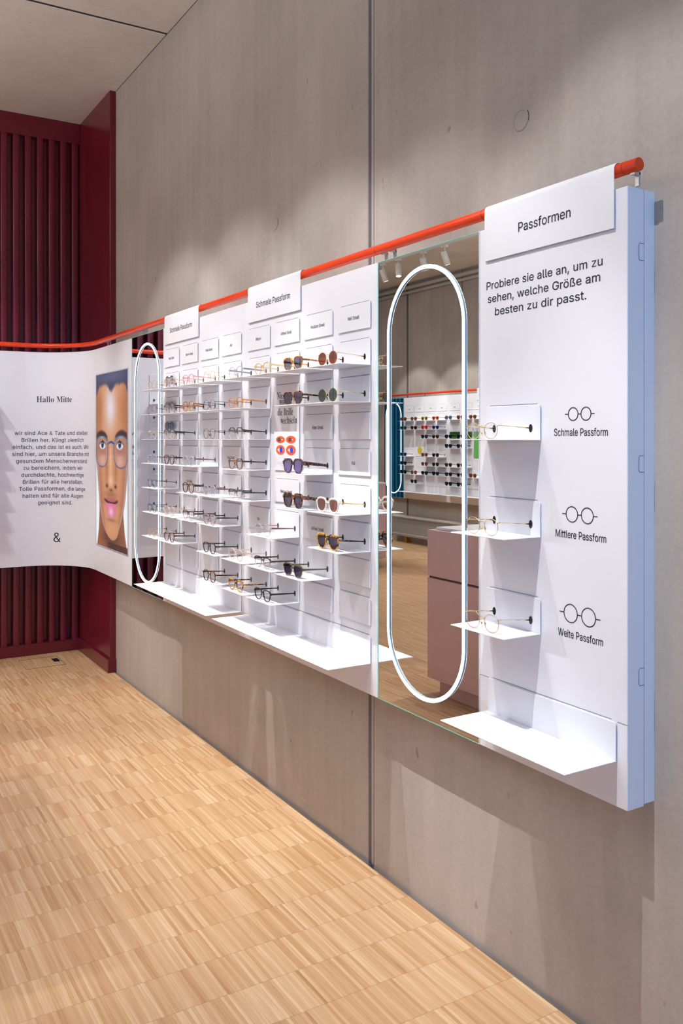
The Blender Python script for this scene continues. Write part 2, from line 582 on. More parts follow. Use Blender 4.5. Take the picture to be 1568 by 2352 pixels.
# ------------------------------------------------------------------ lettering
GLYPHS = json.loads(r'''{"sans":{"&":[448,[[197,-7,150,-2,110,12,78,34,54,62,39,96,34,133,37,163,47,189,85,235,140,279,216,335,237,352,255,375,262,405,258,427,245,445,226,457,201,461,168,453,145,431,137,399,145,363,169,327,204,284,438,0,364,0,171,231,121,293,87,344,78,370,75,398,79,430,91,458,109,481,134,499,165,510,200,513,235,510,266,499,290,482,308,459,320,433,324,404,315,362,291,325,256,293,154,217,110,174,100,154,97,131,100,108,109,87,124,70,143,57,166,49,193,46,223,50,251,59,301,95,321,121,336,151,346,186,349,224,408,224,405,180,397,144,371,92,345,62,333,47,305,23,271,7,234,-3]]],",":[188,[[38,-119,68,71,137,71,84,-119]]],".":[188,[[95,-4,78,-1,63,9,53,24,50,41,53,59,63,73,78,83,95,87,113,83,128,73,138,59,141,41,138,24,128,9,113,-1]]],"A":[480,[[16,0,201,509,276,509,463,0,395,0,287,302,264,372,232,478,245,478,213,371,191,302,85,0],[110,142,110,199,370,199,370,142]]],"B":[456,[[60,0,60,509,241,509,289,504,329,491,359,469,381,442,394,410,398,374,395,344,387,320,356,286,315,267,315,262,339,257,363,245,385,227,402,203,414,173,418,136,413,100,400,67,377,39,344,18,301,4,247,0],[125,57,245,57,296,63,330,80,349,105,355,137,352,161,342,184,327,203,306,218,279,228,248,231,125,231],[125,285,238,285,288,296,308,309,323,326,333,348,336,372,330,403,313,429,283,446,240,452,125,452]]],"G":[520,[[269,-7,205,1,149,25,104,64,69,116,47,179,40,254,47,329,69,393,103,445,149,484,203,508,265,516,304,513,340,504,374,489,403,469,429,445,449,416,465,384,474,349,408,349,387,393,356,427,315,448,265,456,222,450,183,432,150,404,125,364,109,314,103,254,109,194,125,145,151,105,184,76,224,59,269,53,309,57,345,71,374,93,396,123,410,160,415,202,434,199,283,199,283,256,478,256,478,200,471,141,451,91,419,50,377,19,326,0]]],"H":[517,[[60,0,60,509,125,509,125,289,392,289,392,509,457,509,457,0,392,0,392,232,125,232,125,0]]],"J":[396,[[185,-7,124,3,75,33,44,81,33,145,33,173,98,173,98,145,104,104,122,74,149,56,185,50,220,56,248,74,266,104,272,145,272,509,336,509,336,145,326,81,294,33,246,3]]],"K":[467,[[104,145,104,216,139,261,174,303,212,344,364,509,448,509,231,276,228,276],[60,0,60,509,125,509,125,334,124,225,125,193,125,0],[372,0,188,259,228,309,449,0]]],"L":[393,[[60,0,60,509,125,509,125,57,361,57,361,0]]],"M":[628,[[60,0,60,509,152,509,277,187,287,159,299,123,311,84,322,49,307,49,318,83,330,121,342,158,352,187,476,509,568,509,568,0,504,0,504,291,504,327,505,369,506,413,507,457,513,457,498,409,482,363,467,322,456,291,342,0,286,0,170,291,159,321,145,361,129,408,112,457,119,457,120,416,121,372,122,328,122,291,122,0]]],"N":[523,[[60,0,60,509,136,509,343,183,363,151,388,107,414,55,405,54,401,108,399,157,399,195,399,509,463,509,463,0,387,0,202,290,177,331,148,381,108,452,119,454,122,384,124,328,125,291,125,0]]],"P":[445,[[60,0,60,509,235,509,289,503,332,487,366,462,390,430,404,391,409,348,404,304,390,265,366,233,332,207,289,191,235,186,109,186,109,242,233,242,269,246,297,256,318,272,333,294,342,319,344,348,342,376,333,402,318,423,297,439,268,449,232,452,125,452,125,0]]],"S":[447,[[224,-9,172,-4,128,9,91,31,64,60,46,96,38,137,104,137,110,110,123,88,142,71,166,59,224,49,257,52,286,60,311,74,329,92,341,114,346,139,342,161,332,179,296,205,245,222,184,239,128,260,86,289,60,326,52,372,58,413,75,448,102,476,138,498,180,511,227,516,275,511,316,498,351,476,377,449,394,415,401,378,337,378,326,412,302,437,267,453,225,459,194,456,167,448,145,435,129,418,118,398,115,376,119,352,131,334,169,308,212,293,264,279,312,264,359,238,395,198,405,171,408,139,403,99,386,64,360,34,323,11,278,-4]]],"T":[449,[[32,452,32,509,417,509,417,452,257,452,257,0,193,0,193,452]]],"W":[686,[[155,0,16,509,82,509,163,196,175,145,187,94,197,40,189,40,200,94,211,145,224,196,306,509,380,509,462,196,474,145,486,94,497,40,488,40,499,94,510,145,523,196,603,509,670,509,530,0,455,0,368,323,351,391,336,475,350,475,335,395,318,323,230,0]]],"a":[389,[[160,-9,126,-5,94,5,68,22,48,45,35,73,30,108,34,138,43,161,58,179,78,193,125,211,178,220,234,227,265,235,273,243,276,255,276,257,267,297,240,322,196,331,149,322,118,301,100,274,41,291,57,322,79,346,104,364,133,375,194,384,239,379,286,360,306,343,322,320,333,290,337,251,337,0,277,0,277,52,272,52,252,25,215,1],[170,45,202,49,228,59,248,74,263,93,272,115,276,138,276,190,259,182,231,176,200,171,175,168,134,159,103,139,95,124,92,105,102,72,130,52]]],"b":[424,[[229,-8,198,-5,172,4,138,31,118,59,112,59,112,0,53,0,53,509,114,509,114,319,118,319,137,346,171,373,197,381,229,384,274,378,313,361,345,332,370,293,385,245,390,189,385,133,370,84,346,45,313,16,274,-2],[220,47,253,51,279,66,301,88,316,117,325,151,328,189,325,227,316,261,301,290,280,311,253,325,220,330,188,325,161,312,140,291,125,263,116,229,113,189,116,150,125,115,140,86,162,65,188,51]]],"c":[396,[[207,-8,159,-2,117,16,82,46,56,85,40,133,34,187,40,243,56,291,82,330,117,360,159,378,207,384,260,377,305,356,340,322,362,277,303,262,290,289,270,311,242,325,207,330,173,325,145,310,124,287,108,258,99,224,96,187,99,151,108,117,124,89,145,66,173,51,207,46,243,52,271,66,292,89,304,117,363,102,341,56,306,21,261,-1]]],"d":[424,[[195,-8,151,-2,111,16,79,45,55,84,39,133,34,189,39,245,55,293,79,332,112,361,151,378,196,384,228,381,253,373,287,346,306,319,311,319,311,509,372,509,372,0,313,0,313,59,307,59,287,31,252,4,227,-5],[205,47,236,51,263,65,284,86,299,115,309,150,312,189,309,229,300,263,284,291,263,312,237,325,205,330,172,325,145,311,124,290,108,261,99,227,96,189,99,151,109,117,124,88,145,66,172,51]]],"e":[404,[[212,-8,161,-2,117,16,82,46,56,85,40,132,34,187,39,242,55,290,81,329,115,359,157,378,205,384,266,374,294,361,319,341,341,315,357,282,368,242,371,194,371,169,75,169,75,221,338,221,310,202,307,237,298,269,283,294,263,314,237,326,205,330,173,326,146,313,125,294,109,270,99,241,96,211,96,178,100,139,110,106,128,80,151,61,179,50,212,46,254,53,285,73,306,105,365,91,353,63,335,39,311,19,283,4,249,-5]]],"f":[254,[[228,379,228,327,6,327,6,379],[81,0,81,432,84,461,96,486,113,505,135,519,187,530,222,527,243,521,227,468,215,472,195,474,171,470,154,460,145,443,142,419,142,0]]],"g":[425,[[207,-151,168,-148,134,-140,82,-110,51,-69,101,-41,122,-66,154,-88,207,-97,249,-92,282,-75,304,-47,311,-6,311,68,306,68,287,41,252,16,227,8,195,5,152,10,113,27,80,53,55,90,39,136,34,191,39,246,55,293,80,332,112,361,152,378,196,384,228,382,253,373,288,346,308,319,313,319,313,379,372,379,372,-9,367,-54,350,-90,324,-117,291,-136,251,-147],[205,59,237,63,264,75,285,95,300,121,309,154,312,193,309,231,300,264,285,291,264,312,237,325,205,330,172,325,145,312,124,290,109,262,99,229,96,193,99,155,109,123,124,96,145,76,172,63]]],"h":[410,[[114,227,114,0,53,0,53,509,114,509,114,287,102,287,124,332,152,362,187,379,227,384,264,380,295,369,321,349,341,321,353,285,357,240,357,0,296,0,296,235,290,275,273,304,246,323,210,329,184,326,161,317,141,303,126,283,117,257]]],"i":[167,[[53,0,53,379,114,379,114,0],[84,443,67,446,54,455,44,468,41,483,44,499,54,512,67,521,84,524,100,521,114,512,123,499,126,483,123,468,114,455,100,446]]],"l":[189,[[139,-2,101,3,74,20,58,47,53,84,53,509,114,509,114,99,120,62,130,54,146,52,160,53,170,54,181,3,162,-1]]],"m":[610,[[53,0,53,379,112,379,112,295,108,295,118,323,132,346,172,376,219,386,257,380,287,361,309,331,321,295,312,295,322,321,337,343,381,375,437,386,468,383,497,372,522,354,541,328,553,296,557,255,557,0,496,0,496,254,490,289,473,313,447,326,419,330,395,328,374,320,345,290,335,247,335,0,274,0,274,260,269,288,253,311,229,326,199,330,158,320,140,307,126,289,117,266,114,238,114,0]]],"n":[410,[[114,227,114,0,53,0,53,379,112,379,112,287,102,287,124,332,152,362,187,379,227,384,264,380,295,369,321,349,341,321,353,285,357,240,357,0,296,0,296,235,290,275,273,304,246,323,210,329,184,326,161,317,141,303,126,283,117,257]]],"o":[415,[[207,-8,159,-2,117,16,82,46,56,85,40,133,34,187,40,243,56,291,82,330,117,360,159,378,207,384,256,378,299,360,333,330,359,291,376,243,381,187,376,133,359,85,333,46,299,16,256,-2],[207,46,242,51,270,66,292,89,307,117,316,151,319,187,316,224,307,258,292,287,270,310,242,325,207,330,173,325,145,310,124,287,108,258,99,224,96,187,99,151,108,117,124,89,145,66,173,51]]],"p":[424,[[53,-143,53,379,112,379,112,319,118,319,137,346,171,373,197,381,229,384,274,378,313,361,345,332,370,293,385,245,390,189,385,133,370,84,346,45,313,16,274,-2,229,-8,198,-5,173,4,138,31,118,59,114,59,114,-143],[220,47,253,51,279,66,301,88,316,117,325,151,328,189,325,227,316,261,301,290,280,311,253,325,220,330,188,325,161,312,140,291,125,263,116,229,113,189,116,150,125,115,140,86,162,65,188,51]]],"r":[259,[[53,0,53,379,112,379,112,321,115,321,130,347,152,367,181,380,213,385,229,384,243,384,243,322,230,324,207,326,182,323,159,315,140,301,126,284,117,262,114,237,114,0]]],"s":[365,[[182,-8,145,-5,112,3,84,18,62,38,45,63,36,94,94,107,105,79,124,60,150,49,181,45,217,50,244,62,262,81,268,103,265,121,254,136,237,147,212,155,149,170,104,186,72,208,53,237,47,274,51,305,65,332,87,354,115,370,149,381,187,384,223,381,254,372,279,358,299,339,324,290,268,277,258,298,243,316,219,328,187,333,156,329,131,317,114,299,109,277,112,258,124,243,172,223,229,209,275,194,306,171,325,142,331,107,326,75,312,47,290,24,260,6,223,-5]]],"t":[227,[[204,379,204,327,6,327,6,379],[65,471,126,471,126,98,128,76,136,61,150,53,170,50,185,51,202,54,213,2,192,-3,168,-4,125,2,92,21,72,52,65,93]]],"u":[410,[[182,-5,146,-1,115,11,89,31,69,59,57,95,53,139,53,379,114,379,114,144,119,105,137,75,164,56,200,50,226,53,249,62,268,77,283,97,293,122,296,153,296,379,357,379,357,0,298,0,298,92,307,92,286,47,257,17,222,0]]],"v":[389,[[163,0,17,379,84,379,165,155,187,87,206,21,184,21,203,87,224,155,305,379,371,379,226,0]]],"w":[567,[[138,0,23,379,87,379,133,214,154,137,175,41,165,41,186,135,206,214,252,379,316,379,362,214,382,136,402,41,391,41,413,135,434,214,480,379,545,379,429,0,368,0,319,172,305,225,291,280,277,338,291,338,277,280,263,225,248,172,199,0]]],"y":[389,[[47,-139,61,-86,71,-87,104,-89,130,-74,151,-36,163,-1,17,379,84,379,165,155,187,87,206,21,184,21,202,87,224,155,305,379,371,379,204,-58,177,-107,139,-136,91,-145,65,-143]]],"z":[380,[[42,0,42,46,254,320,254,323,48,323,48,379,333,379,333,331,126,60,126,56,339,56,339,0]]],"ß":[441,[[122,362,122,0,60,0,60,362,70,429,99,477,143,506,197,516,229,512,260,503,289,486,312,463,327,432,332,393,325,351,309,322,292,299,285,272,288,256,297,241,327,215,362,188,391,152,400,129,403,100,399,69,386,42,366,21,340,6,307,-4,269,-7,207,1,164,20,187,74,217,58,265,50,297,53,321,64,337,81,342,104,339,123,330,139,300,167,264,194,235,227,226,247,223,272,230,306,247,329,264,353,272,388,266,420,250,442,226,455,197,459,164,453,141,435,127,405]]],"ö":[415,[[207,-8,159,-2,117,16,82,46,56,85,40,133,34,187,40,243,56,291,82,330,117,360,159,378,207,384,256,378,299,360,333,330,359,291,376,243,381,187,376,133,359,85,333,46,299,16,256,-2],[207,46,242,51,270,66,292,89,307,117,316,151,319,187,316,224,307,258,292,287,270,310,242,325,207,330,173,325,145,310,124,287,108,258,99,224,96,187,99,151,108,117,124,89,145,66,173,51],[279,443,264,446,251,455,242,468,239,483,242,499,251,512,264,520,279,523,295,520,308,512,317,499,320,483,317,468,308,455,295,446],[136,443,120,446,107,455,98,468,95,483,98,499,107,512,120,520,136,523,151,520,164,512,173,499,176,483,173,468,164,455,151,446]]],"ü":[410,[[182,-5,146,-1,115,11,89,31,69,59,57,95,53,139,53,379,114,379,114,144,119,105,137,75,164,56,200,50,226,53,249,62,268,77,283,97,293,122,296,153,296,379,357,379,357,0,298,0,298,92,307,92,286,47,257,17,222,0],[277,443,261,446,248,455,239,468,236,483,239,499,248,512,261,520,277,523,292,520,305,512,314,499,317,483,314,468,305,455,292,446],[133,443,118,446,104,455,96,468,93,483,96,499,104,512,118,520,133,523,149,520,162,512,170,499,173,483,170,468,162,455,149,446]]]},"serif":{"B":[443,[[16,0,16,17,45,22,62,32,72,51,75,82,75,369,69,412,51,433,15,439,15,455,220,455,318,444,377,409,396,351,384,302,348,268,287,247,360,223,404,185,418,132,407,76,371,35,314,9,238,0],[182,252,188,252,234,257,263,272,279,301,285,345,281,385,269,412,248,428,216,434,198,432,188,425,182,391],[222,24,259,30,283,49,296,81,301,128,295,176,277,208,245,225,197,231,182,231,182,65,190,33,202,26]]],"H":[523,[[15,0,15,17,45,22,62,32,72,50,75,81,75,379,71,406,62,424,44,434,16,439,16,455,242,455,242,439,204,432,187,415,182,379,182,251,342,251,342,379,337,415,320,432,282,439,282,455,507,455,507,439,478,434,461,424,452,407,449,379,449,81,452,52,461,33,478,22,507,17,507,0,282,0,282,17,311,21,329,31,339,49,342,81,342,221,182,221,182,81,185,50,194,32,212,22,242,17,242,0]]],"M":[634,[[14,0,14,17,43,22,61,32,72,50,75,79,75,382,71,416,53,432,15,439,15,455,185,455,317,142,449,455,617,455,617,439,590,433,573,423,563,405,560,378,560,85,565,43,582,23,617,17,617,0,396,0,396,17,433,25,450,44,455,83,455,399,288,0,270,0,105,389,105,80,109,48,120,30,139,20,169,17,169,0]]],"N":[494,[[403,-11,107,350,107,79,110,49,119,31,136,21,167,17,167,0,18,0,18,17,54,23,71,41,76,79,76,388,36,433,18,439,18,455,156,455,391,169,391,377,386,414,369,431,331,439,331,455,480,455,480,439,450,434,433,425,425,407,422,377,422,-11]]],"a":[344,[[255,-10,216,1,200,35,151,2,95,-9,64,-4,40,11,25,34,20,63,31,104,63,136,119,164,199,190,199,241,196,266,187,282,171,292,148,296,115,290,104,274,113,257,123,231,120,215,110,202,95,194,77,191,59,194,45,203,36,218,33,236,37,259,49,278,69,295,95,308,126,316,162,318,223,312,263,292,285,259,293,210,293,62,295,40,304,34,320,42,329,28,294,-1],[151,34,174,41,199,63,199,169,154,151,127,123,118,84,126,46]]],"c":[293,[[156,-10,119,-5,87,11,59,35,38,68,24,106,19,150,25,196,40,237,64,271,96,297,133,313,175,319,218,314,250,298,271,275,277,245,275,228,266,215,253,207,236,204,206,216,196,251,197,261,197,271,190,290,169,297,138,285,118,248,112,187,118,123,137,76,166,48,204,38,239,47,271,72,285,60,227,8]]],"d":[370,[[140,-10,107,-5,78,10,53,35,35,66,23,104,19,147,24,196,36,237,55,272,81,297,112,313,146,318,189,309,223,280,223,401,220,419,212,430,176,439,176,455,319,455,319,75,325,41,335,32,353,28,353,11,294,6,223,-10,223,39,188,2],[171,28,187,31,202,41,215,56,223,76,223,242,217,257,206,270,174,281,147,273,130,250,121,210,118,153,120,98,130,58,146,36]]],"e":[301,[[154,-10,117,-5,85,10,58,35,37,69,24,109,19,157,24,201,38,240,59,273,87,298,120,313,157,318,209,309,249,280,274,234,283,173,283,166,117,166,127,97,154,56,199,42,237,53,270,86,285,73,228,11],[116,192,201,192,201,215,193,277,181,292,161,297,127,274,116,203]]],"h":[381,[[18,0,18,16,45,26,52,56,52,399,46,429,36,437,19,440,19,455,148,455,148,267,190,305,243,318,292,306,321,271,330,212,330,56,337,26,347,19,363,16,363,0,202,0,202,16,207,16,228,26,235,56,235,217,229,258,219,268,203,271,173,262,148,235,148,56,154,26,164,19,180,16,180,0]]],"i":[198,[[101,362,81,366,65,376,54,393,50,412,54,432,65,449,81,460,101,463,120,460,137,449,147,432,151,412,147,393,136,376,120,366],[18,0,18,16,45,26,52,56,52,252,47,285,20,293,21,310,148,310,148,56,154,26,180,16,180,0]]],"l":[199,[[18,0,18,16,45,26,52,56,52,398,47,429,38,436,20,439,20,455,148,455,148,56,154,26,180,16,180,0]]],"n":[381,[[18,0,18,16,45,26,52,56,52,253,46,284,36,291,19,294,19,310,148,310,148,267,190,306,243,318,292,306,321,271,330,212,330,56,337,26,347,19,363,16,363,0,202,0,202,16,207,16,228,26,235,56,235,217,229,258,219,268,203,271,173,262,148,235,148,56,154,26,164,19,180,16,180,0]]],"o":[336,[[169,-10,127,-5,90,11,60,37,38,70,24,110,19,154,24,199,38,239,60,272,90,297,127,313,168,318,209,313,245,298,275,273,298,240,312,200,317,154,312,108,298,69,275,36,245,11,210,-5],[169,11,193,18,209,39,217,81,220,154,217,227,208,271,192,292,169,299,144,292,128,271,120,227,117,154,120,82,128,39,144,18]]],"r":[287,[[18,0,18,16,45,26,52,56,52,252,46,285,20,293,21,310,146,310,146,252,165,280,187,301,210,314,233,318,258,315,275,304,286,287,289,266,287,248,278,234,265,225,248,222,222,231,207,250,189,260,175,255,162,241,152,220,149,192,149,56,152,37,159,25,197,16,197,0]]],"s":[288,[[151,-10,122,-6,87,6,73,9,60,4,51,-9,36,-9,36,105,53,105,66,68,87,39,112,21,140,15,162,18,179,27,189,40,192,58,183,84,156,105,107,130,76,148,54,169,41,193,37,220,44,259,65,291,98,312,141,319,166,316,199,308,206,306,213,305,223,308,230,319,244,319,244,222,228,222,215,254,196,277,174,291,149,296,130,294,116,286,108,274,105,259,115,232,146,212,191,189,221,172,241,151,253,127,257,95,250,51,228,18,194,-3]]],"t":[228,[[124,-9,89,-4,66,10,53,36,48,71,48,279,20,279,20,300,88,369,129,424,144,424,144,310,208,310,208,279,144,279,144,82,149,51,157,43,168,40,189,49,206,75,222,66,182,9]]],"w":[435,[[122,-10,17,265,6,284,-11,293,-11,310,138,310,138,293,120,289,114,276,116,266,120,253,167,127,211,235,201,266,190,288,168,295,168,310,323,310,323,293,302,288,296,276,296,269,298,262,336,141,382,256,387,275,380,289,356,295,356,310,445,310,445,295,425,284,412,258,304,-10,289,-10,223,197,140,-10]]]}}''')


def _area(c):
    return sum(c[i][0] * c[i - 1][1] - c[i - 1][0] * c[i][1] for i in range(len(c)))


def _inside(p, c):
    x, y = p
    r = False
    for i in range(len(c)):
        (x1, y1), (x2, y2) = c[i], c[i - 1]
        if (y1 > y) != (y2 > y) and x < (x2 - x1) * (y - y1) / (y2 - y1) + x1:
            r = not r
    return r


def _bolder(c, d):
    """Push a flat contour [x, y, x, y...] outwards by d (letters drawn a little heavier)."""
    P = [(c[i], c[i + 1]) for i in range(0, len(c), 2)]
    out = []
    for i, (x, y) in enumerate(P):
        (ax, ay), (bx, by) = P[i - 1], P[(i + 1) % len(P)]
        n = [0.0, 0.0]
        for ux, uy in ((x - ax, y - ay), (bx - x, by - y)):
            l = math.hypot(ux, uy) or 1
            n[0] += uy / l
            n[1] -= ux / l
        l2 = max((n[0] ** 2 + n[1] ** 2) / 2, 0.5)
        out += [x + BOLD_SIGN * d * n[0] / l2, y + BOLD_SIGN * d * n[1] / l2]
    return out


_l = GLYPHS['sans']['l'][1][0]
BOLD_SIGN = 1 if sum(_l[i] * _l[(i + 3) % len(_l)] - _l[(i + 2) % len(_l)] * _l[i + 1] for i in range(0, len(_l), 2)) > 0 else -1
_GC = {}


def _winding(p, c):
    x, y = p
    w = 0
    for i in range(len(c)):
        (x1, y1), (x2, y2) = c[i - 1], c[i]
        side = (x2 - x1) * (y - y1) - (x - x1) * (y2 - y1)
        if y1 <= y < y2 and side > 0:
            w += 1
        elif y2 <= y < y1 and side < 0:
            w -= 1
    return w


def glyph(font, ch):
    if (font, ch) in _GC:
        return _GC[font, ch]
    adv, cts = GLYPHS[font][ch]
    if font == 'sans' and ch not in 'z&':
        cts = [_bolder(c, 7.0) for c in cts]
    elif font == 'serif':
        cts = [_bolder(c, -4.0) for c in cts]
    cs = [[(c[i], c[i + 1]) for i in range(0, len(c), 2)] for c in cts]
    big = max(cs, key=lambda c: abs(_area(c)))
    sg = _area(big) > 0
    outer = [c for c in cs if (_area(c) > 0) == sg]
    holes = [c for c in cs if (_area(c) > 0) != sg]
    tris = []
    for o in outer:
        hs = [h for h in holes if _inside(h[0], o)]
        vs, es = [], []
        for l in [o] + hs:
            m = len(vs)
            vs += [Vector(q) for q in l]
            es += [(m + i, m + (i + 1) % len(l)) for i in range(len(l))]
        V, _e, F = delaunay_2d_cdt(vs, es, [], 0, 1e-4)[:3]
        for f in F:
            cen = (sum(V[i].x for i in f) / len(f), sum(V[i].y for i in f) / len(f))
            if _winding(cen, o) != 0 and not any(_inside(cen, h) for h in hs):
                tris.append([(V[i].x, V[i].y) for i in f])
    _GC[font, ch] = (adv, tris)
    return _GC[font, ch]


def text_width(s, font, track=0.0):
    return sum((210 if c == ' ' else GLYPHS[font][c][0]) / 1000 + track for c in s)


def text_mb(mb, s, x, z, size, font='sans', width=None, anchor='c', mapping=None, track=0.0, y=0.0):
    """Flat letters. x grows to the reader's right, z up; mapping(x, z) may bend them onto a curve."""
    w = text_width(s, font, track)
    sx = size if width is None else width / w
    pen = x - (w * sx / 2 if anchor == 'c' else 0)
    for c in s:
        if c == ' ':
            pen += (0.21 + track) * sx
            continue
        adv, tris = glyph(font, c)
        for t in tris:
            ps = [(pen + p[0] / 1000 * sx, z + p[1] / 1000 * size) for p in t]
            mb.add([mapping(*p) if mapping else (p[0], y, p[1]) for p in ps], [(0, 1, 2)])
        pen += (adv / 1000 + track) * sx
    return mb

# ------------------------------------------------------------------ measures
P_Y = -1.523            # front plane of the display wall
WALL_Y = -1.61          # concrete behind it
OPP_Y = 3.893           # front plane of the display on the opposite side
ZB, ZT = 0.608, 1.965   # bottom and top of the display panels
CEIL = 3.525
BACK_X = 5.828          # front of the white panel along the back wall
ROW = lambda r: 1.767 - 0.1175 * r      # underside of tile row r = shelf top


def place(frame, x, y, z):
    (fx, fy, fz), rz = frame
    c, s = math.cos(rz), math.sin(rz)
    return (fx + c * x - s * y, fy + s * x + c * y, fz + z)


# ================================================================== SETTING
XR, XF, YL = -3.5, 12.5, 3.98
struct('floor', MB().box(XR, XF, WALL_Y + 0.014, YL, -0.05, 0), 'parquet')
struct('trim_floor_gap', MB().box(XR, 5.3, WALL_Y, WALL_Y + 0.015, -0.05, -0.012), 'joint_line')

w = MB().box(XR, 2.458, WALL_Y - 0.2, WALL_Y, -0.05, CEIL + 0.1, 0.003)
w.box(2.4935, XF, WALL_Y - 0.2, WALL_Y, -0.05, CEIL + 0.1, 0.003)
w.box(2.457, 2.495, WALL_Y - 0.2, WALL_Y - 0.016, -0.05, CEIL + 0.1)
wall_right = struct('wall_right', w, 'concrete')
struct('trim_wall_joint', MB().box(2.4745, 2.4925, WALL_Y - 0.02, WALL_Y - 0.0035, 0, CEIL), 'joint_dark')
struct('trim_wall_joint_lip', MB().box(2.4615, 2.4745, WALL_Y - 0.02, WALL_Y - 0.002, 0, CEIL), 'concrete')
# round plugs where the formwork ties were
for i, (x, z, r) in enumerate(((1.751, 2.256, 0.026), (3.178, 2.278, 0.022), (4.622, 2.272, 0.022))):
    mb = MB()
    k = 28
    mb.tube([(x + r * math.cos(2 * PI * j / k), WALL_Y, z + r * 1.02 * math.sin(2 * PI * j / k)) for j in range(k)], 0.0032, 6, True)
    ring = mb.build('tie_hole_ring', 'concrete', wall_right)
    MB().disc((x + 0.001, WALL_Y + 0.0012, z), (0, 1, 0), r * 0.93, 28).build('tie_hole_plug', 'concrete', wall_right)
    mb = MB()
    mb.tube([(x + r * 1.14 * math.cos(a), WALL_Y, z + r * 1.17 * math.sin(a)) for a in [2.5 + 0.1 * j for j in range(11)]], 0.0010, 5)
    mb.build('tie_hole_crack', 'joint_line', wall_right)

c = MB().box(XR, 4.418, WALL_Y - 0.1, YL + 0.1, CEIL, CEIL + 0.2, 0.006)
c.box(4.436, XF, WALL_Y - 0.1, YL + 0.1, CEIL, CEIL + 0.2, 0.006)
struct('ceiling', c, 'ceiling')
struct('trim_ceiling_joint', MB().box(4.412, 4.442, WALL_Y - 0.1, YL + 0.1, CEIL + 0.004, CEIL + 0.2), 'joint_line')
struct('trim_ceiling_edge', MB().box(XR, 5.3, WALL_Y - 0.01, WALL_Y + 0.002, CEIL - 0.002, CEIL + 0.01), 'joint_line')

# opposite wall, far wall, rear wall with its window
w = MB().box(XR, XF, YL, YL + 0.2, -0.05, CEIL + 0.1)
struct('wall_left', w, 'concrete')
struct('trim_opposite_joint', MB().box(9.865, 9.90, YL - 0.004, YL + 0.02, 0, CEIL), 'joint_dark')
struct('trim_opposite_seam', MB().box(8.70, 8.712, YL - 0.003, YL + 0.02, 0, CEIL), 'joint_dark')
struct('trim_opposite_conduit', MB().tube([(XR + 1, YL - 0.035, 3.46), (XF - 0.2, YL - 0.035, 3.46)], 0.026, 12).tube([(XR + 1, YL - 0.032, 3.395), (XF - 0.2, YL - 0.032, 3.395)], 0.018, 10), 'lamp_white')
struct('wall_far', MB().box(XF, XF + 0.2, WALL_Y - 0.2, YL + 0.2, -0.05, CEIL + 0.1), 'concrete')
w = MB()
w.box(XR - 0.2, XR, WALL_Y - 0.2, -1.15, -0.05, CEIL + 0.1)
w.box(XR - 0.2, XR, 2.35, YL + 0.2, -0.05, CEIL + 0.1)
w.box(XR - 0.2, XR, -1.15, 2.35, -0.05, 0.4)
w.box(XR - 0.2, XR, -1.15, 2.35, 3.1, CEIL + 0.1)
struct('wall_rear', w, 'concrete')
w = MB()
for y in (-1.15, 0.0, 1.15, 2.30):
    w.box(XR - 0.1, XR - 0.04, y, y + 0.05, 0.4, 3.1)
for z in (0.4, 3.05):
    w.box(XR - 0.1, XR - 0.04, -1.15, 2.35, z, z + 0.05)
struct('window_1', w, 'steel')


def corrugated(y0, y1, pitch=0.0755, crest=0.043, depth=0.055):
    """Ribbed sheet profile (depth, y) with rounded rib edges."""
    pts = []
    y = y0
    r = 0.007
    while y + pitch <= y1 + 0.02:
        for a in (180, 150, 120, 90):
            pts.append((r - r * math.sin(math.radians(a)), y + r + r * math.cos(math.radians(a))))
        for a in (90, 60, 30, 0):
            pts.append((r - r * math.sin(math.radians(a)), y + crest - r + r * math.cos(math.radians(a))))
        pts += [(depth, y + crest + 0.003), (depth, y + pitch - 0.003)]
        y += pitch
    return pts


def corrugated_mb(x, y0, y1, z0, z1, back):
    pts = corrugated(y0, y1)
    mb = MB()
    poly = [(x + d, y) for d, y in pts] + [(x + back, pts[-1][1]), (x + back, pts[0][1])]
    n = len(poly)
    mb.add([(a, b, z0) for a, b in poly] + [(a, b, z1) for a, b in poly], [(i, (i + 1) % n, n + (i + 1) % n, n + i) for i in range(n)], True)
    return mb


# maroon block at the end of the wall: ribbed sheet, head strip, side lining, skirtings
BX = 6.005
struct('wall_back', corrugated_mb(BX, -1.566, 0.69, 0.0, CEIL - 0.05, 0.07).box(BX + 0.068, 8.0, WALL_Y, 0.7, 0, CEIL), 'maroon').data.set_sharp_from_angle(angle=0.7)
struct('trim_back_head', MB().box(BX - 0.012, BX + 0.06, -1.572, 0.7, CEIL - 0.135, CEIL, 0.002), 'maroon')
struct('trim_back_side', MB().box(5.312, BX + 0.05, WALL_Y, -1.572, 0, CEIL, 0.002), 'maroon')
struct('baseboard_back', MB().box(BX - 0.008, BX + 0.06, -1.572, 0.7, 0, 0.075, 0.003), 'maroon')
struct('baseboard_right', MB().box(5.300, BX, WALL_Y, -1.557, 0, 0.082, 0.003), 'maroon')
struct('trim_far_ribs', corrugated_mb(XF - 0.06, -1.5, 2.42, 0.0, CEIL, 0.06), 'blue_metal')

